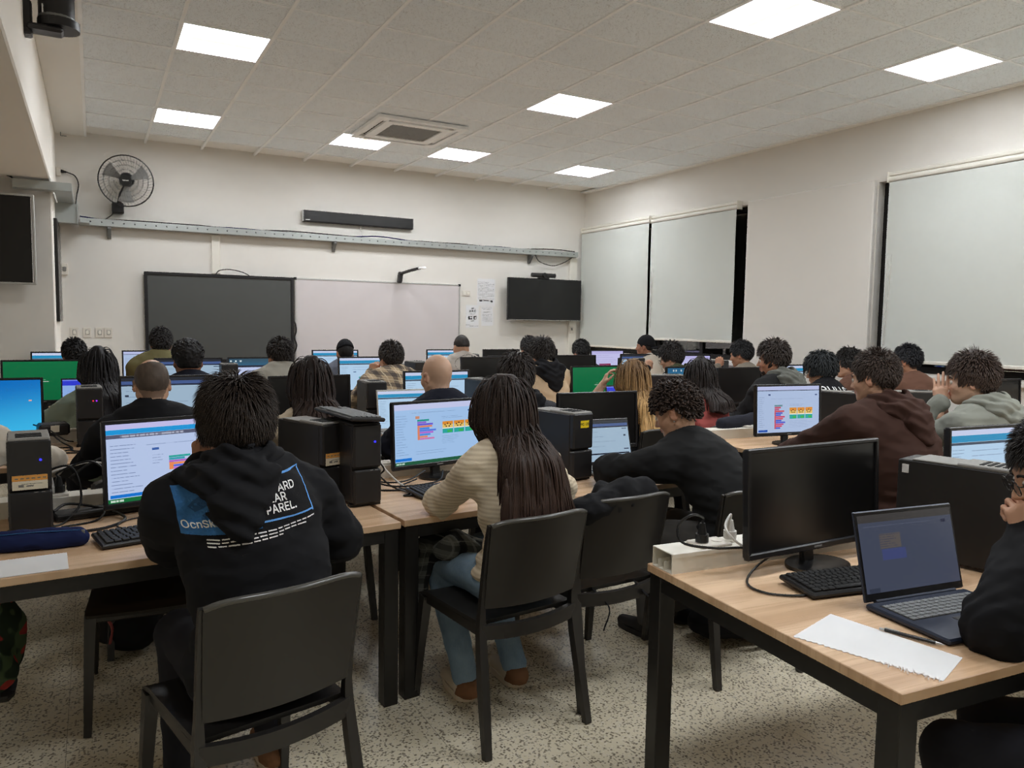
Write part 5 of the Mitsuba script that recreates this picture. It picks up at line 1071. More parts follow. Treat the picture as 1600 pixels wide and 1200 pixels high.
# chair: moulded plastic, rear legs run up into the back rest
def chair_proto():
    P = []
    def seat(u, v):
        w = 0.215+0.012*v; e = (1-np.abs(u)**8*0.03); y = -0.205+0.43*v
        z = 0.452-0.012*np.cos(u*1.5)*np.sin(v*2.6)-0.018*np.clip((v-0.85)/0.15, 0, 1)**2
        return np.stack([w*u*e, y*1.0, z], -1)
    P.append(('seat', shape(slab(seat, 17, 15, 0.014), 'chair_black', 40), None, None))
    def back(u, v):
        hw = 0.200+0.012*v; y = -0.222-0.058*v-0.040*(1-u*u)*(0.35+0.65*v); z = 0.515+0.325*v-0.018*np.abs(u)**6*np.clip((v-0.7)/0.3, 0, 1)+0.010*(1-v)*(1-u*u)*-1
        return np.stack([hw*u, y, z], -1)
    P.append(('backrest', shape(slab(back, 21, 14, 0.017), 'chair_black', 40), None, None))
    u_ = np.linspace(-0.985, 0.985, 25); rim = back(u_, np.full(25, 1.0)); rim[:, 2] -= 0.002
    P.append(('top_rim', shape(sweep(rim, 0.0105, 0.0085, sides=10, up=(0, 0, 1)), 'chair_edge_highlight', True), 'smooth top edge with painted highlight', None))
    for s in (-1, 1):
        pts = spline([(s*0.228, -0.300, 0.0), (s*0.216, -0.250, 0.25), (s*0.208, -0.218, 0.44), (s*0.207, -0.228, 0.58), (s*0.212, -0.262, 0.76), (s*0.212, -0.276, 0.825)], 6); t = np.linspace(0, 1, len(pts))
        P.append((f'leg#{len(P)}', shape(sweep(pts, 0.019+0.007*np.sin(np.clip(t*2, 0, 1)*math.pi)-0.008*t, 0.019+0.006*np.sin(np.clip(t*2, 0, 1)*math.pi)-0.008*t, sides=4, up=(1, 0, 0)), 'chair_black', 30), None, None))
        pts = spline([(s*0.222, 0.250, 0.0), (s*0.214, 0.225, 0.22), (s*0.205, 0.195, 0.435)], 6); t = np.linspace(0, 1, len(pts))
        P.append((f'leg#{len(P)}', shape(sweep(pts, 0.018+0.010*t, sides=4, up=(1, 0, 0)), 'chair_black', 30), None, None))
        P.append((f'side_rail#{len(P)}', shape(rbox(0.022, 0.40, 0.045, 0.006, (s*0.200, -0.005, 0.425)), 'chair_black'), None, None))
    def rail(u, v): return np.stack([0.208*u, -0.222-0.022*(1-u*u)+0*v, 0.402+0.052*v-0.012*(1-u*u)], -1)
    P.append(('rear_rail', shape(slab(rail, 13, 4, 0.022), 'chair_black', 40), None, None)); P.append(('front_rail', shape(rbox(0.39, 0.02, 0.04, 0.006, (0, 0.195, 0.42)), 'chair_black'), None, None))
    return P
CHAIR = chair_proto()
def chair(label, x, y, rot, group=None): return place(CHAIR, 'chair', label, 'chair', M4(x, y, 0, rot), group)
# ------------------------------------------------------------------ tables
class Fr:
    def __init__(s, x, y, rot): s.x, s.y, s.rot = x, y, rot; s.c, s.s = math.cos(rad(rot)), math.sin(rad(rot))
    def at(s, u, v): return (s.x+u*s.c-v*s.s, s.y+u*s.s+v*s.c)
_tab = {}
def table(label, x, y, rot, L=1.5, D=0.9, group=None):
    side = len(_tab) % 5
    if (L, D, side) not in _tab: _tab[(L, D, side)] = table_proto(L, D, side)
    place(_tab[(L, D, side)], 'table', label, 'table', M4(x, y, 0, rot)@np.diag([1, 1, tz(x+0.1, y+0.02)/0.74, 1]), group); return Fr(x, y, rot)
T1a = table('wooden table with black legs at the lower left where the black hoodie sits', -0.46, 2.639, 4.5)
T1b = table('wooden table with black legs where the woman with very long hair sits', 1.055, 2.772, 4.5, 1.8)
TR1 = table('wooden table in the right foreground with torn sheet and open laptop', 1.50, 0.967, -4.8, 1.5, 0.96)
TR2 = table('wooden table at the far right edge of the foreground, behind the laptop user', 3.005, 0.84, -4.8, 1.5, 0.96)
TL1 = table('wooden table in front of the man in the dark brown hoodie', 3.50, 2.98, -4, 1.8, 0.92)
TL2 = table('wooden table by the window in front of the grey green hoodie', 5.32, 2.86, -2, 1.25, 0.62)
T2 = [table(f'wooden table of the second row, {w}', x, y, r, 1.2 if x > 4.5 else 1.5) for w, x, y, r in (('left end', -1.35, 4.40, 3), ('in front of the balding man', 0.17, 4.48, 3), ('in front of the bald man', 1.69, 4.56, 3), ('in front of the blonde woman', 3.28, 4.62, 1), ('in front of the bearded man', 4.82, 4.62, 0))]
T3 = [table(f'wooden table of the third row, {w}', x, y, r) for w, x, y, r in (('left end', -1.25, 6.22, 2), ('in front of the navy sweater', 0.27, 6.28, 2), ('in front of the plaid shirt', 1.80, 6.33, 1), ('in front of the cream hoodie', 3.33, 6.36, 0), ('at the window end', 4.85, 6.36, 0))]
T4 = [table(f'wooden table of the front row, {w}', x, y, r) for w, x, y, r in (('left end', -0.30, 8.02, 1), ('second from the pillar', 1.22, 8.05, 1), ('third from the pillar', 2.74, 8.08, 0), ('fourth from the pillar', 4.26, 8.08, 0))]
T4.append(table('short wooden table of the front row in the window corner', 5.78, 8.05, 0, 0.86))

# ------------------------------------------------------------------ trunking, plugs, cables
def tw(label, t, u, v, L, sockets): p = t.at(u, v); return trunking(label, p[0], p[1], t.rot, L, sockets)
_, mA = tw('white cable trunking with black plugs at the left table', T1a, 0.10, 0.845, 1.36, [0.26, 0.85])
_, mB = tw('white cable trunking along the back of the table of the long haired woman', T1b, 0.05, 0.845, 1.40, [0.22, 0.9])
_, mR = tw('open ended white cable trunking on the right foreground table', TR1, 0.005, 0.885, 1.46, [0.185, 1.0])
tw('white cable trunking behind the keyboard of the man in the brown hoodie', TL1, 0.03, 0.84, 1.45, [0.4])
tw('white cable trunking on the second row table at the far left', T2[0], 0.4, 0.80, 1.08, [0.9])
tw('white cable trunking on the table of the balding man', T2[1], 0.02, 0.80, 1.46, [0.4]); tw('white cable trunking on the table of the bald man', T2[2], 0.02, 0.80, 1.46, [0.4])
plug('black plug standing in the open ended trunking beside the dark monitor', mR, 0.155, [(1.645, 1.79, 0.925), (1.60, 1.80, 0.895), (1.60, 1.78, 0.845), (1.68, 1.73, 0.83), (1.79, 1.70, 0.825), (1.92, 1.70, 0.80)])
plug('white plug beside the dark monitor in the foreground', mR, 0.27, [(1.80, 1.80, 0.87), (1.77, 1.74, 0.85), (1.80, 1.70, 0.82), (1.90, 1.70, 0.79)], 'cable_white')
plug('black plug at the left table next to the tower', mA, 0.23, [(-0.11, 3.46, 0.93), (-0.07, 3.40, 0.90), (-0.06, 3.36, 0.80), (-0.11, 3.28, 0.748), (-0.15, 3.22, 0.747)])
plug('black plug at the left table, right of its neighbour', mA, 0.29, [(-0.03, 3.47, 0.94), (0.03, 3.40, 0.90), (0.03, 3.36, 0.80), (0.0, 3.27, 0.747), (-0.12, 3.20, 0.747)])
plug('white plug standing behind the black plugs at the left table', mA, 0.26, [(-0.08, 3.52, 0.92), (0.0, 3.55, 0.92), (0.2, 3.56, 0.86)], 'cable_white')
def cable(label, pts, col='cable_black', r=0.0042): single('cable', shape(wire(pts, r, 9), col), label, 'cable')
zt = 0.745
cable('thick black cable looping on the wood beside the left tower', [(-0.17, 3.21, zt), (-0.10, 3.12, zt), (0.02, 3.13, zt), (0.09, 3.24, zt+0.003), (0.02, 3.36, zt+0.02), (-0.10, 3.37, zt+0.05), (-0.15, 3.30, zt+0.04)], r=0.0055)
cable('thin black keyboard cord curling under the left monitor', [(0.12, 3.06, zt), (0.06, 3.13, zt), (0.10, 3.22, zt), (0.20, 3.26, zt), (0.30, 3.30, zt)], r=0.0028)
cable('black cord arching over the left trunking', [(-0.10, 3.45, 0.88), (-0.02, 3.50, 0.93), (0.08, 3.55, 0.95), (0.22, 3.58, 0.92), (0.32, 3.60, 0.84)], r=0.005)
for i, (lb, pts) in enumerate((('black cable coming forward on the wood beside the long haired woman', [(1.16, 3.40, 0.80), (1.20, 3.32, zt+0.01), (1.24, 3.20, zt), (1.20, 3.16, zt), (1.27, 3.15, zt), (1.30, 3.22, zt), (1.24, 3.33, zt), (1.36, 3.41, 0.76)]),
                               ('black cable sagging below the monitor of the long haired woman', [(1.10, 3.38, 0.78), (1.20, 3.30, 0.76), (1.33, 3.30, 0.755), (1.45, 3.34, 0.76), (1.52, 3.46, 0.78)]),
                               ('black cable tangled between tower and trunking', [(1.10, 3.45, 0.84), (1.14, 3.38, 0.87), (1.19, 3.40, 0.82), (1.15, 3.43, 0.77), (1.22, 3.38, 0.76), (1.30, 3.36, 0.77), (1.40, 3.40, 0.80)]),
                               ('black cable lying along the trunking of the middle table', [(1.09, 3.34, zt), (1.20, 3.28, zt), (1.35, 3.27, zt), (1.47, 3.30, zt), (1.55, 3.42, zt+0.02)]))): cable(lb, pts)
cable('white cable with white connector behind the tower', [(1.10, 3.50, 0.93), (1.14, 3.47, 0.90), (1.17, 3.44, 0.87), (1.21, 3.42, 0.81), (1.25, 3.36, 0.76), (1.27, 3.25, zt)], 'cable_white', 0.005)
k = thing('cable_connector', 'white cable connector block hanging behind the black tower', 'connector'); part(k, 'body', (xf(M4(1.165, 3.44, 0.875, 20, 15), rbox(0.05, 0.02, 0.035, 0.005)), 'cable_white')); part(k, 'cap', (xf(M4(1.15, 3.45, 0.905, 0, 20), rbox(0.022, 0.018, 0.03, 0.004)), 'cable_white'))
cable('black cord running forward from the dark monitor in the foreground', [(1.95, 1.70, 0.80), (1.86, 1.72, zt), (1.72, 1.62, zt), (1.71, 1.53, zt), (1.80, 1.47, zt), (1.88, 1.52, zt)], r=0.0038)
cable('thin black cord between dark monitor and laptop in the foreground', [(2.02, 1.55, zt), (2.10, 1.60, zt), (2.20, 1.57, zt), (2.30, 1.60, zt), (2.38, 1.70, zt)], r=0.003)
cable('black cord beside the monitor stand on the table of the brown hoodie', [(4.15, 3.52, 0.825), (4.12, 3.45, 0.770), (4.22, 3.42, 0.770), (4.20, 3.36, 0.770), (4.30, 3.35, 0.770), (4.34, 3.44, 0.770), (4.45, 3.45, 0.770)], r=0.004)
cable('black cord near the tower on the table of the brown hoodie', [(4.12, 3.56, 0.770), (4.24, 3.50, 0.770), (4.36, 3.48, 0.770), (4.44, 3.38, 0.770), (4.52, 3.42, 0.770)], r=0.004)
for i, pts in enumerate(([(-0.30, 5.12, 0.83), (-0.24, 5.02, 0.775), (-0.14, 4.98, 0.775), (-0.12, 4.86, 0.775), (-0.05, 4.80, 0.775), (0.05, 4.82, 0.775)], [(-0.32, 5.18, 0.89), (-0.24, 5.08, 0.87), (-0.16, 5.05, 0.81), (-0.12, 5.10, 0.79)], [(-0.26, 5.14, 0.87), (-0.18, 5.0, 0.81), (-0.12, 4.92, 0.775), (-0.2, 4.82, 0.775), (-0.08, 4.76, 0.775)])):
    cable(('black cord lying farthest forward', 'short black cord hanging', 'black cord twisting')[i]+' beside the tower left of the balding man', pts)
k = thing('power_adapter', 'black power adapter block beside the tower left of the balding man', 'adapter'); part(k, 'body', (xf(M4(-0.22, 5.14, 0.866, 15, 8), rbox(0.16, 0.08, 0.07, 0.012)), 'case_black')); part(k, 'label', (xf(M4(-0.22, 5.14, 0.866, 15, 8), box(0.045, 0.002, 0.04, (0.0, -0.041, 0.01))), 'sticker_cream'))

# ------------------------------------------------------------------ monitors, towers, laptops, keyboards
monitor('lit monitor with web page of coding blocks in front of the black hoodie', 0.285, 3.245, 15, 0)
monitor('lit monitor with three small pictures in front of the very long haired woman', 1.523, 3.50, 11, 1)
monitor('switched off monitor behind the laptop of the curly haired man', 2.575, 3.60, -3, None)
monitor('big switched off monitor on the right foreground table', 2.068, 1.650, 0, None, w=0.625, h=0.348)
monitor('lit monitor at the far right edge in front of the cropped person', 3.27, 1.75, -6, 7)
monitor('lit monitor with coding page on the table of the dark brown hoodie', 3.955, 3.42, -8, 2, w=0.53, h=0.335)
monitor('switched off monitor at the window side behind the grey green hoodie', 6.05, 3.25, -4, None)
monitor('bright blue desktop monitor at the left edge of the photo', -0.54, 5.22, 2, 4)
monitor('lit web page monitor in front of the balding man', 0.40, 5.22, 2, 9)
monitor('switched off monitor beside the woman with cream sweater', 1.245, 4.98, 3, None)
monitor('lit white page monitor in front of the bald man', 2.26, 5.24, 2, 7)
monitor('green screen monitor in front of the blonde woman', 3.90, 5.50, 2, 3)
monitor('teal desktop monitor with icons beside the woman in pink', 4.72, 5.20, -2, 5)
monitor('switched off monitor between the woman in pink and the bearded man', 5.08, 4.95, 0, None)
monitor('lit monitor partly hidden behind the grey hood of the bearded man', 5.92, 5.20, -3, 7)
monitor('wide green screen monitor at the left edge', -0.35, 6.86, 0, 3)
monitor('lit monitor in front of the puffy dark hair', 0.71, 7.00, 0, 9)
monitor('lit monitor with green shape in front of the light grey sweater', 1.30, 7.05, 2, 11)
monitor('lit page monitor beside the plaid shirt', 2.27, 6.98, 2, 7)
monitor('switched off monitor left of the cream hoodie in the third row', 3.43, 6.75, 0, None)
monitor('lit monitor behind the fluffy dark hair', 3.86, 7.0, 0, 7)
monitor('switched off monitor right of the cream hoodie', 4.66, 6.98, 0, None)
monitor('lit white page monitor left of the person with the olive hood', 5.68, 7.15, 0, 9)
monitor('lit monitor with blue band behind the olive hood', 6.20, 6.80, -2, 6)
monitor('lit pale blue monitor of the front row nearest the pillar', -0.255, 8.44, 0, 7)
monitor('lit monitor with coding blocks in the front row under the dark display', 0.52, 8.68, 0, 2)
monitor('lit blue monitor of the front row before the whiteboard', 2.46, 8.70, 0, 7)
monitor('lit teal banner monitor of the front row beside the grey tee', 3.88, 8.72, 0, 7)
monitor('switched off monitor of the front row below the notices', 4.66, 8.72, 0, None)
monitor('switched off monitor of the front row below the television', 5.26, 8.74, 0, None)
monitor('lit lavender page monitor of the front row near the window corner', 6.05, 8.30, 0, 6)

tower('black tower with orange asset sticker at the left edge', -0.222, 3.315, 4, 'asset')
tower('black tower with orange asset sticker beside the man in the black hoodie', 0.84, 3.36, 19, 'asset', d=0.36, w=0.125)
tower('taller black tower carrying a keyboard at the table gap', 0.978, 3.215, 6, 'dark', h=0.345, d=0.34, w=0.125)
tower('black tower with yellow PC-20 sticker beside the very long hair', 2.095, 3.285, 10, 'yellow', led=False, d=0.36)
kR = tower('black tower with grey painted sheen on top between the foreground laptop and monitor', 2.545, 1.46, 12, 'plain', led=False, d=0.38, h=0.335, w=0.15)
part(kR, 'sticker', (box(0.0012, 0.022, 0.03, (-0.0756, 0.165, 0.305)), 'paper'), M4(2.545, 1.46, 0.74, 12), 'small white sticker')
tower('black tower standing beside the coding page of the brown hoodie', 4.62, 3.52, 18, 'plain', led=False, d=0.38, h=0.31)
tower('black tower behind the back of the brown hoodie', 5.13, 3.40, 58, 'plain', led=False, d=0.38, h=0.31)
tower('black tower with red and blue lights left of the balding man', -0.033, 5.13, 2, 'red')
tower('black tower at the right of the woman in the cream sweater', 1.68, 5.06, -4, 'plain')
tower('black tower with painted grey top sheen between the bald man and the charcoal jacket', 2.52, 5.02, 6, 'plain')
tower('black tower lying behind the blonde woman', 4.22, 4.98, 62, 'plain', led=False)
tower('black tower with sticker between two lit screens under the dark display', 1.02, 7.02, 0, 'asset')
tower('black tower right of the light grey sweater', 1.78, 7.05, 3, 'plain', led=False)
tower('black tower with blue light right of the plaid shirt', 2.78, 7.0, 0, 'plain')
tower('black tower right of the grey tee in the front row', 4.10, 8.55, 0, 'plain', led=False)
tower('black tower in the front row under the wall television', 5.62, 7.25, 20, 'plain', led=False)
tower('black tower of the third row beside the olive hood', 6.28, 6.55, 15, 'plain', led=False)

laptop('dark blue laptop with dimmed screen on the right foreground table', 2.055, 1.30, -7.3, 8, w=0.385, d=0.262, lid=0.250, ang=104)
laptop('thin silver grey laptop in front of the curly haired man', 2.43, 3.33, -3, 9, 'steel_grey', w=0.36, d=0.24, lid=0.255, ang=106)
laptop('silver laptop with white frame behind the tall tower', 1.82, 4.80, 0, 7, 'laptop_silver', w=0.36, d=0.25, lid=0.28, ang=100)
laptop('open laptop with blue page in front of the green screen of the blonde woman', 3.92, 5.12, 0, 10, w=0.34, ang=105)
laptop('small blue page screen in front of the woman with long black hair', -0.06, 6.52, -3, 10, w=0.33, lid=0.25, ang=100)

keyboard('black keyboard beside the sleeve of the black hoodie', 0.205, 2.955, 12)
keyboard('keyboard lying on top of the taller black tower', 0.968, 3.235, 95, z=1.10, grey=True)
keyboard('black keyboard under the arm of the very long haired woman', 1.45, 3.165, 8)
keyboard('black keyboard half under the foreground laptop', 2.02, 1.475, -10)
keyboard('black keyboard on the table of the dark brown hoodie', 4.02, 3.24, -6)
mouse('black mouse below the monitor of the very long haired woman', 1.60, 3.36, 20)
k = thing('box', 'flat black slab lying against the white trunking on the left table', 'box'); part(k, 'body', (xf(M4(-0.005, 3.375, 0.755, 12), rbox(0.30, 0.10, 0.028, 0.006)), 'case_black')); part(k, 'edge', (xf(M4(-0.005, 3.375, 0.755, 12), box(0.28, 0.002, 0.006, (0, -0.0505, 0.0))), 'frame_black'))

# ------------------------------------------------------------------ small things on the tables
k = thing('pencil_case', 'dark blue zipped pencil case on the left table edge', 'pencil case')
pcf = union([s_cone((-0.12, 0, 0.032), (0.12, 0, 0.030), 0.034), s_ell((0, 0, 0.028), (0.15, 0.040, 0.030))], 0.02)
def pcn(p): return np.maximum(pcf(p)+nz(p*V(25, 40, 40))*0.012, 0.001-p[:, 2])
pcn.box = pcf.box; pm_ = M4(-0.185, 2.955, 0.741, -6)
part(k, 'body', (xf(pm_, mesh_sdf(pcn, 0.006)), 'pencil_blue', True)); part(k, 'zip', (xf(pm_, sweep(V((-0.13, -0.022, 0.060), (0.0, -0.024, 0.063), (0.13, -0.02, 0.058)), 0.004, 0.002, sides=6)), 'print_dark_blue')); part(k, 'pull', (xf(pm_, rbox(0.012, 0.006, 0.02, 0.002, (0.14, -0.02, 0.048))), 'steel_grey'))
single('paper_sheet', shape(xf(M4(-0.215, 2.76, 0.7415, 3), rbox(0.25, 0.19, 0.002, 0.0005)), 'paper'), 'white paper sheet at the left table edge under the pencil case', 'paper')
pts = [(1.535, 1.286), (1.749, 1.345), (1.789+0.01, 1.013), (1.640, 0.962)]
k = thing('paper_sheet', 'large white sheet with torn spiral edge on the right foreground table', 'paper')
edge = np.array([pts[3], pts[0]]); n_ = 46; torn = []
rng = np.random.default_rng(3)
for i in range(n_+1):
    b = edge[0]+(edge[1]-edge[0])*i/n_; nrm = V(-(edge[1]-edge[0])[1], (edge[1]-edge[0])[0]); nrm /= np.linalg.norm(nrm); torn.append(b+nrm*(0.005 if i % 2 else -0.001)+nrm*rng.normal(0, 0.0012))
import shapely
part(k, 'sheet', (xf(M4(0, 0, 0.7405), trimesh.creation.extrude_polygon(shapely.Polygon([pts[1], pts[2]]+[tuple(t) for t in torn]), 0.0012)), 'paper'))
cu = [sweep(spline([(*torn[i], 0.742), (*(torn[i]+nrm*0.006+rng.normal(0, 0.003, 2)), 0.745+rng.uniform(0, 0.003)), (*(torn[i]+nrm*0.011+rng.normal(0, 0.004, 2)), 0.7425)], 4), 0.0011, sides=4) for i in range(1, 18)]
part(k, 'torn_strips', (cat_(cu), 'paper'), kind='stuff')
k = thing('pen', 'black pen with metal tip lying on the torn white sheet', 'pen'); d = V(1.826-1.772, 1.052-1.199, 0); d /= np.linalg.norm(d); a = V(1.772, 1.199, 0.7465)
part(k, 'barrel', (sweep([a, a+d*0.118], 0.0046, sides=12), 'gloss_black', 40)); part(k, 'tip', (sweep([a+d*0.118, a+d*0.128, a+d*0.138], [0.0042, 0.0036, 0.0008], sides=12), 'alu', 40)); part(k, 'cap', (sweep([a-d*0.012, a], 0.0034, sides=12), 'alu', 40)); part(k, 'clip', (xf(M4(0, 0, 0), sweep([a+V(0, 0, 0.0055), a+d*0.035+V(0, 0, 0.0055)], 0.0010, 0.0016, sides=4)), 'alu'))
single('paper_sheet', shape(xf(M4(2.74, 3.20, 0.7415, 10), rbox(0.21, 0.28, 0.002, 0.0005)), 'paper'), 'white sheet beside the arm of the curly haired man', 'paper')
single('paper_sheet', shape(xf(M4(4.72, 3.00, 0.7665, -12), rbox(0.21, 0.17, 0.002, 0.0005)), 'paper'), 'white sheet between the brown hoodie and the grey green hoodie', 'paper')

# ------------------------------------------------------------------ chairs
chair('black plastic chair of the man in the black hoodie, nearest the camera', 0.362, 2.225, 12)
chair('black plastic chair of the very long haired woman', 1.362, 2.575, 6)
chair('black plastic chair with a dark jacket on its back', 1.855, 2.68, 3)
chair('black plastic chair behind the foreground dark monitor, under the curly haired man', 2.51, 2.545, -5)
chair('empty black plastic chair pushed under the left table from the far side', 0.18, 3.29, 177)
chair('black chair of the cropped person at the right edge', 2.12, 0.62, 14)
# ------------------------------------------------------------------ people
def loc(x, y, face, *pts):
    c, s = math.cos(rad(-face)), math.sin(rad(-face)); return tuple((float((p[0]-x)*c-(p[1]-y)*s), float((p[0]-x)*s+(p[1]-y)*c), p[2]) for p in pts)
def pchair(label, x, y, face, lean):
    h = M4(x, y, 0, face)@V(0, -0.052-lean+0.085, 0, 1); chair(label, h[0], h[1], face, None)
# A: black hoodie
A, iA = person('man in a black hoodie with blue and white back print, chin on hand', 0.372, 2.42, 1.340, 6, lean=0.20, hs=1.06, hyaw=6, hpitch=14, g=1.12, shoulder_w=0.178,
    armL=loc(0.372, 2.42, 6, (0.20, 2.61, 0.815), (0.288, 2.525, 1.055)), armR=loc(0.372, 2.42, 6, (0.675, 2.37, 0.82), (0.64, 2.66, 0.80)), handL='fist', nL=(V(-0.5, -0.9, 0.2), V(0.15, 0.1, 1)),
    top='cloth_black', top_name='hoodie', hood='cloth_black', hood_size=0.95, hood_dx=-0.068, hair='messy', hcol=(38, 31, 28), htip=(52, 42, 36), skin='tan', res=0.0075, hres=0.006, beard=True, puff=0.026, slouch=0.07, shoes='shoe_brown', legdx=0.0, seed=11, nup=0.02)
# B: very long hair
B, iB = person('woman with very long straight dark brown hair in a cream ribbed sweater and jeans', 1.412, 2.64, 1.300, 4, lean=0.065, hs=0.98, hyaw=2, hpitch=8, g=0.90,
    armL=loc(1.412, 2.64, 4, (1.225, 2.80, 0.795), (1.36, 3.00, 0.79)), armR=loc(1.412, 2.64, 4, (1.745, 2.72, 0.82), (1.62, 2.98, 0.79)),
    top='ribbed_cream', top_name='sweater', hair='long', hair_len=0.60, wid=1.12, hcol=(40, 30, 26), htip=(64, 45, 37), skin='light', res=0.0075, hres=0.006, puff=0.016, trousers='denim', shoes='shoe_cream', legs='back', seed=12)
# C: curly
C, iC = person('man with dark curly hair in a black sweatshirt bent over a laptop', 2.49, 2.85, 1.250, 14, lean=0.32, hs=1.04, hyaw=16, hpitch=24, g=1.08,
    armL=loc(2.49, 2.85, 14, (2.16, 2.95, 0.82), (2.36, 3.17, 0.80)), armR=loc(2.49, 2.85, 14, (2.76, 2.80, 0.82), (2.60, 3.12, 0.79)),
    top='cloth_black_soft', hair='curly', hcol=(44, 34, 30), htip=(62, 47, 39), skin='light', res=0.008, hres=0.006, puff=0.024, trousers='cloth_grey_trousers', shoes='shoe_dark', slouch=0.08, seed=13, eyes=True)
part(C, 'earring', (xf(iC['W'], trimesh.Trimesh(trimesh.creation.icosphere(1, 0.004).vertices*iC['hs']+(iC['Rh']@V(-0.088, -0.008, -0.042)*iC['hs']+iC['hc']), trimesh.creation.icosphere(1, 0.004).faces)), 'alu'))
# D: cropped at the right edge
D, iD = person('person in a black fleece with glasses, cropped by the right edge, hand over mouth', 2.205, 1.03, 1.290, 8, lean=0.30, hs=1.02, hyaw=38, hpitch=24, g=1.0,
    armL=loc(2.205, 1.03, 8, (1.92, 1.00, 0.80), (2.115, 1.05, 0.98)), armR=loc(2.205, 1.03, 8, (2.50, 0.95, 0.80), (2.42, 1.12, 0.82)), handL='fist', nL=(V(-0.6, -0.6, 0.1), V(0.1, 0.25, 1)),
    top='cloth_black', top_name='fleece', hair='short', hcol=(30, 26, 25), skin='light', res=0.0075, hres=0.006, puff=0.026, glasses=True, eyes=True, slouch=0.08, seed=14,
    knee=loc(2.205, 1.03, 8, (1.80, 1.02, 0.50), (2.02, 1.06, 0.50)))
# L, M: right block, first row
L_, iL = person('heavy man in a dark brown hoodie with short brown hair', 3.575, 2.56, 1.40, -2, lean=0.16, hs=1.05, hyaw=14, hpitch=10, g=1.34, shoulder_w=0.178,
    armL=loc(3.575, 2.56, -2, (3.33, 2.86, 0.83), (3.66, 3.10, 0.79)), armR=loc(3.575, 2.56, -2, (3.95, 2.66, 0.83), (3.86, 2.98, 0.79)),
    top='cloth_brown_hoodie', top_name='hoodie', hood='cloth_brown_hoodie', hood_size=1.05, hair='short', hcol=(58, 47, 42), htip=(70, 57, 50), skin='light', res=0.010, hres=0.0065, puff=0.024, seed=15, eyes=True)
M_, iM = person('young man in a grey green hoodie resting his cheek on his hand', 4.20, 2.42, 1.392, 6, lean=0.24, hs=1.03, hyaw=24, hpitch=4, g=1.10,
    armL=loc(4.20, 2.42, 6, (4.02, 2.70, 0.86), (4.105, 2.525, 1.115)), handL='flat', nL=(V(-0.85, -0.55, 0.0), V(0.13, 0.06, 1)),
    top='cloth_grey_green', top_name='hoodie', hood='cloth_grey_green', hood_size=0.95, hair='quiff', hcol=(54, 43, 38), htip=(78, 62, 54), skin='pale', res=0.010, hres=0.0065, puff=0.022, seed=16, eyes=True)
# second row
person('person in a cream tee shirt at the left edge, mostly outside the photo', -0.60, 4.14, 1.30, 0, armR=loc(-0.60, 4.14, 0, (-0.20, 4.36, 0.80), (-0.40, 4.60, 0.79)), top='cloth_white_tee', top_name='tee_shirt', sleeve=0.22, hair='short', skin='brown', res=0.012, puff=0.02, g=1.1, seed=21)
F_, iF = person('balding man with cropped grey brown hair in a black top', 0.245, 4.12, 1.315, 2, top='cloth_black', hair='balding', hcol=(84, 72, 64), skin='light', res=0.011, hres=0.0065, puff=0.018, g=1.12, hpitch=12, lean=0.14, collar='cloth_black', seed=22)
person('woman with long dark hair in a cream knitted sweater behind the towers', 0.995, 4.00, 1.307, 0, top='cloth_cream', top_name='sweater', hair='long', hair_len=0.46, wid=1.35, hcol=(36, 28, 26), htip=(60, 42, 36), skin='light', res=0.011, hres=0.0075, g=0.92, hpitch=14, hyaw=-8, seed=23)
H_, iH = person('bald man in a navy jacket facing a white page', 1.755, 4.10, 1.332, 2, top='cloth_navy', top_name='jacket', hair='bald', hcol=(60, 52, 48), skin='pale', res=0.011, hres=0.0065, hs=1.04, puff=0.022, hyaw=10, hpitch=12, collar='cloth_navy', seed=24)
I_, iI = person('man with fluffy dark hair in a charcoal jacket', 2.265, 4.06, 1.328, -4, top='cloth_charcoal', top_name='jacket', hood='cloth_black', hood_size=0.75, hair='fluffy', hcol=(40, 33, 30), skin='tan', res=0.011, hres=0.0075, puff=0.024, hyaw=-6, hpitch=14, g=1.08, seed=25)
J_, iJ = person('blonde woman in a black top holding her hand to her hair', 3.34, 4.30, 1.258, 0, armL=loc(3.34, 4.30, 0, (3.05, 4.58, 0.80), (3.19, 4.44, 1.09)), handL='hair', nL=(V(-0.8, 0.5, 0.1), V(0.38, -0.10, 1)), sleeve=0.62, top='cloth_black', hair='long', hair_len=0.50, hcol=(116, 88, 60), htip=(214, 172, 112), skin='pale', res=0.011, hres=0.0075, g=0.9, hpitch=14, lean=0.16, seed=26)
K_, iK = person('woman with long black hair in a pink top', 3.93, 4.26, 1.263, 4, top='cloth_pink', hair='long', hair_len=0.34, hcol=(32, 27, 26), htip=(48, 38, 35), skin='light', res=0.011, hres=0.0075, g=0.92, hpitch=8, seed=27)
T_, iT = person('bearded man with thick dark hair, black jacket and grey hood', 4.63, 4.20, 1.412, 8, top='cloth_black_soft', top_name='jacket', hood='cloth_hood_grey', hood_size=1.05, hair='quiff', hcol=(46, 38, 34), skin='tan', res=0.012, hres=0.0075, puff=0.026, hyaw=30, hpitch=6, beard=True, eyes=True, seed=28, g=1.1)
AC, iAC = person('person with black bowl hair and glasses in a black tee with white letters', 5.28, 4.28, 1.315, -4, top='cloth_black', top_name='tee_shirt', sleeve=0.4, hair='fluffy', hcol=(26, 29, 31), skin='light', res=0.011, hres=0.0075, glasses=True, eyes=True, hyaw=26, hpitch=14, seed=29, nup=0.02)
AD, iAD = person('young man with black hair in a brown tee, face in profile', 6.20, 4.72, 1.327, 10, top='cloth_brown', top_name='tee_shirt', sleeve=0.4, hair='quiff', hcol=(30, 27, 26), skin='light', res=0.013, hres=0.0075, hyaw=28, hpitch=0, eyes=True, seed=30)
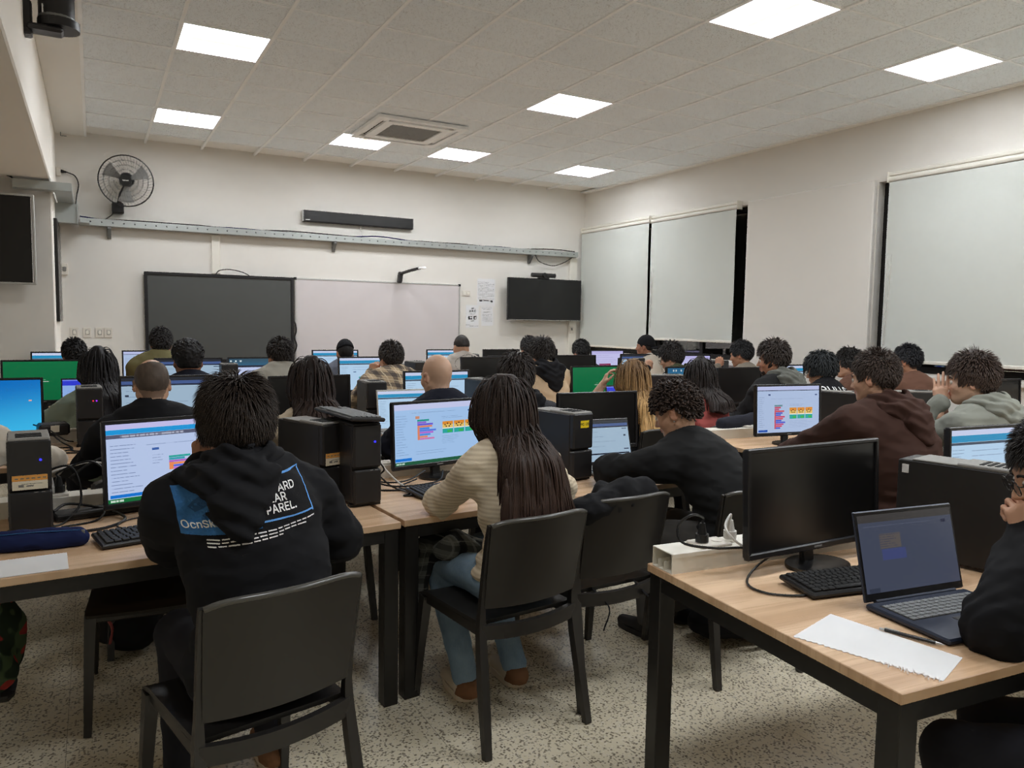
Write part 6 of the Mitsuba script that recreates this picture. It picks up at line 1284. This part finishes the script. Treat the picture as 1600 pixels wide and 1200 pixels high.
AE, iAE = person('man in a brown sweater with neat black hair near the big blind', 6.00, 4.00, 1.382, 0, top='cloth_brown', top_name='sweater', hair='short', hcol=(24, 24, 28), skin='tan', res=0.012, hres=0.0075, hyaw=14, hpitch=8, g=1.18, lean=0.2, seed=31)
# third row
person('woman with long black hair in a sage green sweater', 0.02, 5.62, 1.302, 6, top='cloth_sage', top_name='sweater', hair='long', hair_len=0.42, hcol=(30, 28, 30), htip=(40, 36, 38), skin='light', res=0.013, hres=0.0085, g=0.95, hpitch=10, armL=loc(0.02, 5.62, 6, (-0.33, 5.85, 0.80), (-0.15, 6.1, 0.79)), seed=41)
person('person with round puffy black hair in a navy sweater', 0.585, 5.85, 1.376, 0, top='cloth_navy', top_name='sweater', hair='curly', hcol=(28, 26, 28), skin='brown', res=0.013, hres=0.0085, hs=1.12, hpitch=10, seed=42, nup=0.03)
person('man in a light grey zip sweater with short dark hair', 1.235, 5.90, 1.374, 6, top='cloth_light_grey', top_name='sweater', collar='cloth_light_grey', hair='short', hcol=(36, 31, 29), skin='light', res=0.012, hres=0.008, g=1.08, hyaw=8, hpitch=10, puff=0.022, seed=43, nup=0.035)
person('man in a beige and navy plaid shirt with his hand on his cheek', 2.10, 5.85, 1.352, 2, top='plaid_cloth', top_name='plaid_shirt', hair='short', hcol=(46, 40, 37), skin='light', res=0.012, hres=0.008, hyaw=10, hpitch=8, lean=0.2, g=1.12, armL=loc(2.10, 5.85, 2, (1.88, 6.12, 0.83), (1.985, 5.99, 1.09)), handL='fist', nL=(V(-0.6, -0.7, 0.2), V(0.3, -0.1, 1)), puff=0.022, seed=44, nup=0.03)
person('young man in a cream hoodie with a black hood', 3.42, 5.68, 1.388, -2, top='cloth_beige', top_name='hoodie', hood='cloth_black', hood_size=1.15, hair='quiff', hcol=(38, 33, 31), skin='light', res=0.012, hres=0.0075, hyaw=10, hpitch=8, g=1.08, puff=0.024, seed=45, nup=0.03)
person('person with glasses and olive hood leaning on a raised hand', 4.95, 5.76, 1.350, 14, top='cloth_black_soft', top_name='jacket', hood='cloth_dark_olive', hood_size=1.0, hair='quiff', hcol=(34, 30, 29), skin='light', res=0.013, hres=0.0085, hyaw=20, hpitch=18, lean=0.24, glasses=True, armL=loc(4.95, 5.76, 14, (4.60, 6.02, 0.84), (4.80, 5.94, 1.09)), handL='fist', nL=(V(-0.5, -0.8, 0.2), V(0.5, -0.1, 1)), seed=46)
person('person with round black hair in a taupe sweatshirt, hand near the face', 5.62, 5.50, 1.376, 10, top='cloth_taupe', hair='short', hcol=(26, 26, 28), skin='tan', res=0.013, hres=0.0085, hyaw=14, hpitch=12, lean=0.2, g=1.1, armL=loc(5.62, 5.50, 10, (5.34, 5.78, 0.86), (5.47, 5.66, 1.12)), handL='fist', nL=(V(-0.6, -0.7, 0.2), V(0.3, -0.1, 1)), seed=47)
# front row
person('person with cropped black hair before the switch plates', -0.15, 7.45, 1.322, 4, top='cloth_charcoal', hair='short', hcol=(26, 25, 26), skin='tan', res=0.014, hres=0.009, hyaw=10, hpitch=12, seed=51, nup=0.02)
person('tall person with black hair and olive collar before the dark display', 0.515, 7.30, 1.426, -6, top='cloth_olive', top_name='jacket', collar='cloth_olive', hair='short', hcol=(34, 31, 31), skin='tan', res=0.014, hres=0.009, hyaw=6, hpitch=4, g=1.05, seed=52, nup=0.035)
person('person in a black cap and blue grey sweatshirt before the whiteboard', 2.21, 7.50, 1.334, 2, top='cloth_blue_grey', hair='cap', hcol=(30, 27, 27), skin='tan', res=0.014, hres=0.009, hyaw=-4, hpitch=8, g=1.12, seed=53, nup=0.035)
X_, iX = person('man with faded haircut in a grey tee with an oval back print', 3.45, 7.40, 1.382, -2, top='cloth_grey_tee', top_name='tee_shirt', sleeve=0.4, hair='fade', hcol=(44, 38, 36), skin='light', res=0.011, hres=0.008, hpitch=4, g=1.16, lean=0.14, seed=54, nup=0.04)
person('person with dark hair hidden behind the young man in the cream hoodie', 4.30, 7.42, 1.366, 0, top='cloth_charcoal', hair='short', hcol=(40, 38, 38), skin='light', res=0.016, hres=0.010, seed=55)
person('person with flat black hair peeping over a switched off monitor', 4.86, 7.20, 1.334, 0, top='cloth_charcoal', hair='short', hcol=(32, 31, 31), skin='pale', res=0.016, hres=0.010, hpitch=18, g=1.1, seed=56)
person('person wearing a black cap backwards and a white tee near the corner', 5.86, 7.30, 1.403, 8, top='cloth_white_tee', top_name='tee_shirt', sleeve=0.4, hair='cap_back', hcol=(30, 27, 26), skin='brown', res=0.014, hres=0.009, hyaw=26, hpitch=2, seed=57)
# chairs of the people behind
for lb, x, y, f, l in (('dark chair of the person in the cream tee', -0.60, 4.14, 0, 0.10), ('black chair of the balding man', 0.245, 4.12, 2, 0.14), ('black chair of the woman in the cream sweater', 0.995, 4.00, 0, 0.10), ('black chair of the bald man', 1.755, 4.10, 2, 0.10), ('black chair of the man in the charcoal jacket', 2.265, 4.06, -4, 0.10),
    ('black chair of the blonde woman', 3.34, 4.30, 0, 0.16), ('black chair of the woman in pink with a puffer jacket on its back', 3.93, 4.26, 4, 0.10), ('black chair of the bearded man', 4.63, 4.20, 8, 0.10), ('black chair of the man in the dark brown hoodie', 3.575, 2.56, -2, 0.16), ('black chair of the man in the grey green hoodie', 4.20, 2.42, 6, 0.24), ('black chair of the man in the brown sweater', 6.00, 4.00, 0, 0.20)):
    pchair(lb, x, y, f, l)

# ------------------------------------------------------------------ prints on clothes
def rotm(m, a, x, z):
    c, s = math.cos(rad(a)), math.sin(rad(a)); return xf(np.array([[c, 0, -s, x], [0, 1, 0, 0], [s, 0, c, z], [0, 0, 0, 1]]), m)
def flat_grid(w, h, n=24): 
    m = slab(lambda u, v: np.stack([w/2*u, 0*u, h*(v-0.5)], -1), n, max(4, int(n*h/w)), 0.001); return m
def sub(m, e=0.012): v, f = trimesh.remesh.subdivide_to_size(m.vertices, m.faces, e); return trimesh.Trimesh(v, f, process=False)
def txt(s, h, bold=True): return sub(xf(UP, text(s, h, 0.0008, bold)), 0.01)
def draped(info, owner, name, ms, col, off=0.0015): part(owner, name, (xf(info['W'], cat_(project(info, ms, off))), col))

# hoodie of the man in front: blue picture, outlined box with lettering
o = []
for i in range(1):
    g = flat_grid(0.185, 0.118); draped(iA, iA['top'], 'blue_picture', [rotm(g, 5, -0.113, 1.006)], 'print_blue')
r_ = np.random.default_rng(4); sp = []
for i in range(7):
    g = flat_grid(r_.uniform(0.02, 0.05), r_.uniform(0.006, 0.018), 8); sp.append(rotm(g, r_.uniform(10, 50), -0.165+r_.uniform(0, 0.08), 0.985+r_.uniform(0, 0.06)))
part(iA['top'], 'picture_shade', (xf(iA['W'], cat_(project(iA, sp, 0.0026))), 'print_dark_blue'), kind='stuff')
fr_ = [rotm(flat_grid(0.175, 0.0045), 3, 0.055, 1.082), rotm(flat_grid(0.215, 0.0045), 4, 0.035, 0.973), rotm(flat_grid(0.0045, 0.110, 4), 3, 0.142, 1.030)]
draped(iA, iA['top'], 'outline', fr_, 'print_light_blue')
for s, x, z, h in (('BOARD', 0.006, 1.036, 0.020), ('WEAR', -0.014, 1.011, 0.020), ('APPAREL.', -0.036, 0.984, 0.020)):
    draped(iA, iA['top'], 'lettering', [rotm(txt(s, h), 4, x, z)], 'print_white')
draped(iA, iA['top'], 'lettering', [rotm(txt('OcnSkate.', 0.0165), 9, -0.198, 0.955)], 'print_white', 0.0036)
sm = []
for j in range(3):
    x = -0.15
    while x < (0.13, 0.10, 0.03)[j]: l = r_.uniform(0.010, 0.028); sm.append(rotm(flat_grid(l, 0.0034, 6), 5, x+l/2, 0.932-0.0085*j+(x+0.15)*0.11)); x += l+0.004
part(iA['top'], 'small_print', (xf(iA['W'], cat_(project(iA, sm))), 'print_white'), kind='stuff')
# grey tee in the front row: oval with two lines of script, red underline
a_ = np.linspace(0, 2*math.pi, 49); ov = sweep(np.stack([0.155*np.cos(a_), 0*a_, 0.098*np.sin(a_)], 1), 0.0045, 0.001, sides=6, cap=False)
draped(iX, iX['top'], 'oval', [rotm(ov, 5, 0.01, 1.085)], 'print_black')
sh_ = np.eye(4); sh_[0, 2] = 0.25
for s, x, z, h in (('Santa', -0.095, 1.095, 0.060), ('Cruz', -0.055, 1.020, 0.060)): draped(iX, iX['top'], 'lettering', [rotm(xf(sh_, txt(s, h)), 8, x, z)], 'print_black')
arc = sweep(np.stack([0.165*np.cos(a_[26:47]), 0*a_[26:47], 0.112*np.sin(a_[26:47])], 1), 0.010, 0.001, sides=6)
draped(iX, iX['top'], 'red_band', [rotm(arc, 5, 0.01, 1.080)], 'print_red')
draped(iAC, iAC['top'], 'lettering', [rotm(txt('BULLS 1', 0.056), -3, -0.15, 1.000)], 'print_white')
# ------------------------------------------------------------------ jackets, bags
def lump(name, label, cat, f, mtl, h=0.009, m=None, amp=0.034, fr=(17, 17, 21), seed=0):
    def g(p): return f(p)+nz(p*V(*fr)+seed)*amp+0.004*np.sin(p[:, 0]*70+nz(p*9+seed)*8)
    g.box = f.box; k = thing(name, label, cat); part(k, 'cloth' if cat == 'jacket' else 'body', (mesh_sdf(g, h, 0.02), mtl, True)); return k
lump('jacket', 'crumpled black jacket heaped on the back of the empty chair', 'jacket', union([s_cone((1.66, 2.405, 0.80), (1.98, 2.43, 0.835), 0.055, 0.05), s_cone((1.84, 2.42, 0.86), (1.97, 2.45, 0.86), 0.050, 0.036), s_cone((1.64, 2.42, 0.80), (1.72, 2.52, 0.70), 0.045), s_cone((1.80, 2.48, 0.84), (1.90, 2.52, 0.66), 0.05)], 0.03), 'cloth_black', seed=3)
hk = M4(3.93, 4.26, 0, 4)
def kp(x, y, z): return (hk@V(x, y, z, 1))[:3]
k = thing('jacket', 'dark puffer jacket over the chair back of the woman in pink', 'jacket')
for i in range(4):
    f = s_cone(kp(-0.20, -0.42-0.012*i, 0.855-0.062*i), kp(0.235, -0.42-0.012*i, 0.875-0.062*i), 0.046, 0.050)
    def g(p, f=f, i=i): return f(p)+nz(p*V(16, 16, 20)+i)*0.018
    g.box = f.box; part(k, 'padded_roll', (mesh_sdf(g, 0.010, 0.02), 'cloth_puffer', True))
k = thing('backpack', 'black backpack lying on the floor under the right middle table', 'bag')
f = union([s_ell((2.72, 2.66, 0.09), (0.24, 0.15, 0.085)), s_ell((2.84, 2.60, 0.075), (0.14, 0.12, 0.07))], 0.04)
def g(p): return np.maximum(f(p)+nz(p*13)*0.03, 0.004-p[:, 2])
g.box = f.box; part(k, 'body', (mesh_sdf(g, 0.012), 'cloth_black', True)); part(k, 'strap', (sweep(spline([(2.60, 2.54, 0.12), (2.68, 2.47, 0.10), (2.78, 2.46, 0.06), (2.86, 2.48, 0.09)], 6), 0.018, 0.004, sides=6), 'cloth_black_soft', True))
part(k, 'buckle', (rbox(0.04, 0.02, 0.02, 0.004, (2.80, 2.455, 0.085)), 'case_black'))
k = thing('backpack', 'camouflage green backpack with red patch under the far left table', 'bag')
f = union([s_ell((-0.40, 3.22, 0.36), (0.16, 0.12, 0.20)), s_ell((-0.38, 3.12, 0.28), (0.12, 0.06, 0.10))], 0.03)
def g2(p): return f(p)+nz(p*12)*0.03
g2.box = f.box; part(k, 'body', (mesh_sdf(g2, 0.012), 'camo_cloth', True)); part(k, 'strap', (sweep(spline([(-0.30, 3.12, 0.52), (-0.26, 3.10, 0.62), (-0.30, 3.16, 0.69)], 6), 0.014, 0.004, sides=6), 'cloth_black', True)); part(k, 'bottom', (rbox(0.22, 0.16, 0.05, 0.02, (-0.39, 3.22, 0.165)), 'case_black'))
k = thing('backpack', 'dark backpack on the floor behind the empty pushed in chair', 'bag')
f = union([s_ell((0.10, 3.86, 0.16), (0.17, 0.13, 0.16)), s_ell((0.12, 3.76, 0.10), (0.12, 0.07, 0.09))], 0.03)
def g3(p): return np.maximum(f(p)+nz(p*12)*0.03, 0.004-p[:, 2])
g3.box = f.box; part(k, 'body', (mesh_sdf(g3, 0.012), 'cloth_black_soft', True)); part(k, 'red_trim', (sweep(spline([(0.0, 3.73, 0.22), (0.04, 3.71, 0.15), (0.03, 3.70, 0.08)], 5), 0.010, 0.004, sides=6), 'print_red'))
k = thing('bag_strap', 'black bag straps dangling under the chair with the jacket', 'strap')
for a, b, c in (((1.74, 2.46, 0.46), (1.80, 2.42, 0.38), (1.76, 2.40, 0.30)), ((1.95, 2.46, 0.46), (2.0, 2.43, 0.40), (1.97, 2.42, 0.42))): part(k, 'strap', (sweep(spline([a, b, c], 6), 0.012, 0.003, sides=6), 'cloth_black', True))
k = thing('plaid_shirt', 'grey plaid shirt hanging over the lap of the very long haired woman', 'shirt')
f = union([s_cone((1.27, 2.78, 0.60), (1.24, 2.93, 0.56), 0.06), s_cone((1.20, 2.90, 0.58), (1.185, 2.93, 0.36), 0.045, 0.03), s_cone((1.27, 2.76, 0.62), (1.36, 2.70, 0.60), 0.05)], 0.03)
def g4(p): return f(p)+nz(p*V(14, 14, 9))*0.03+0.006*np.sin(p[:, 0]*110+p[:, 1]*60)
g4.box = f.box; part(k, 'cloth', (mesh_sdf(g4, 0.009), 'grey_plaid', True))
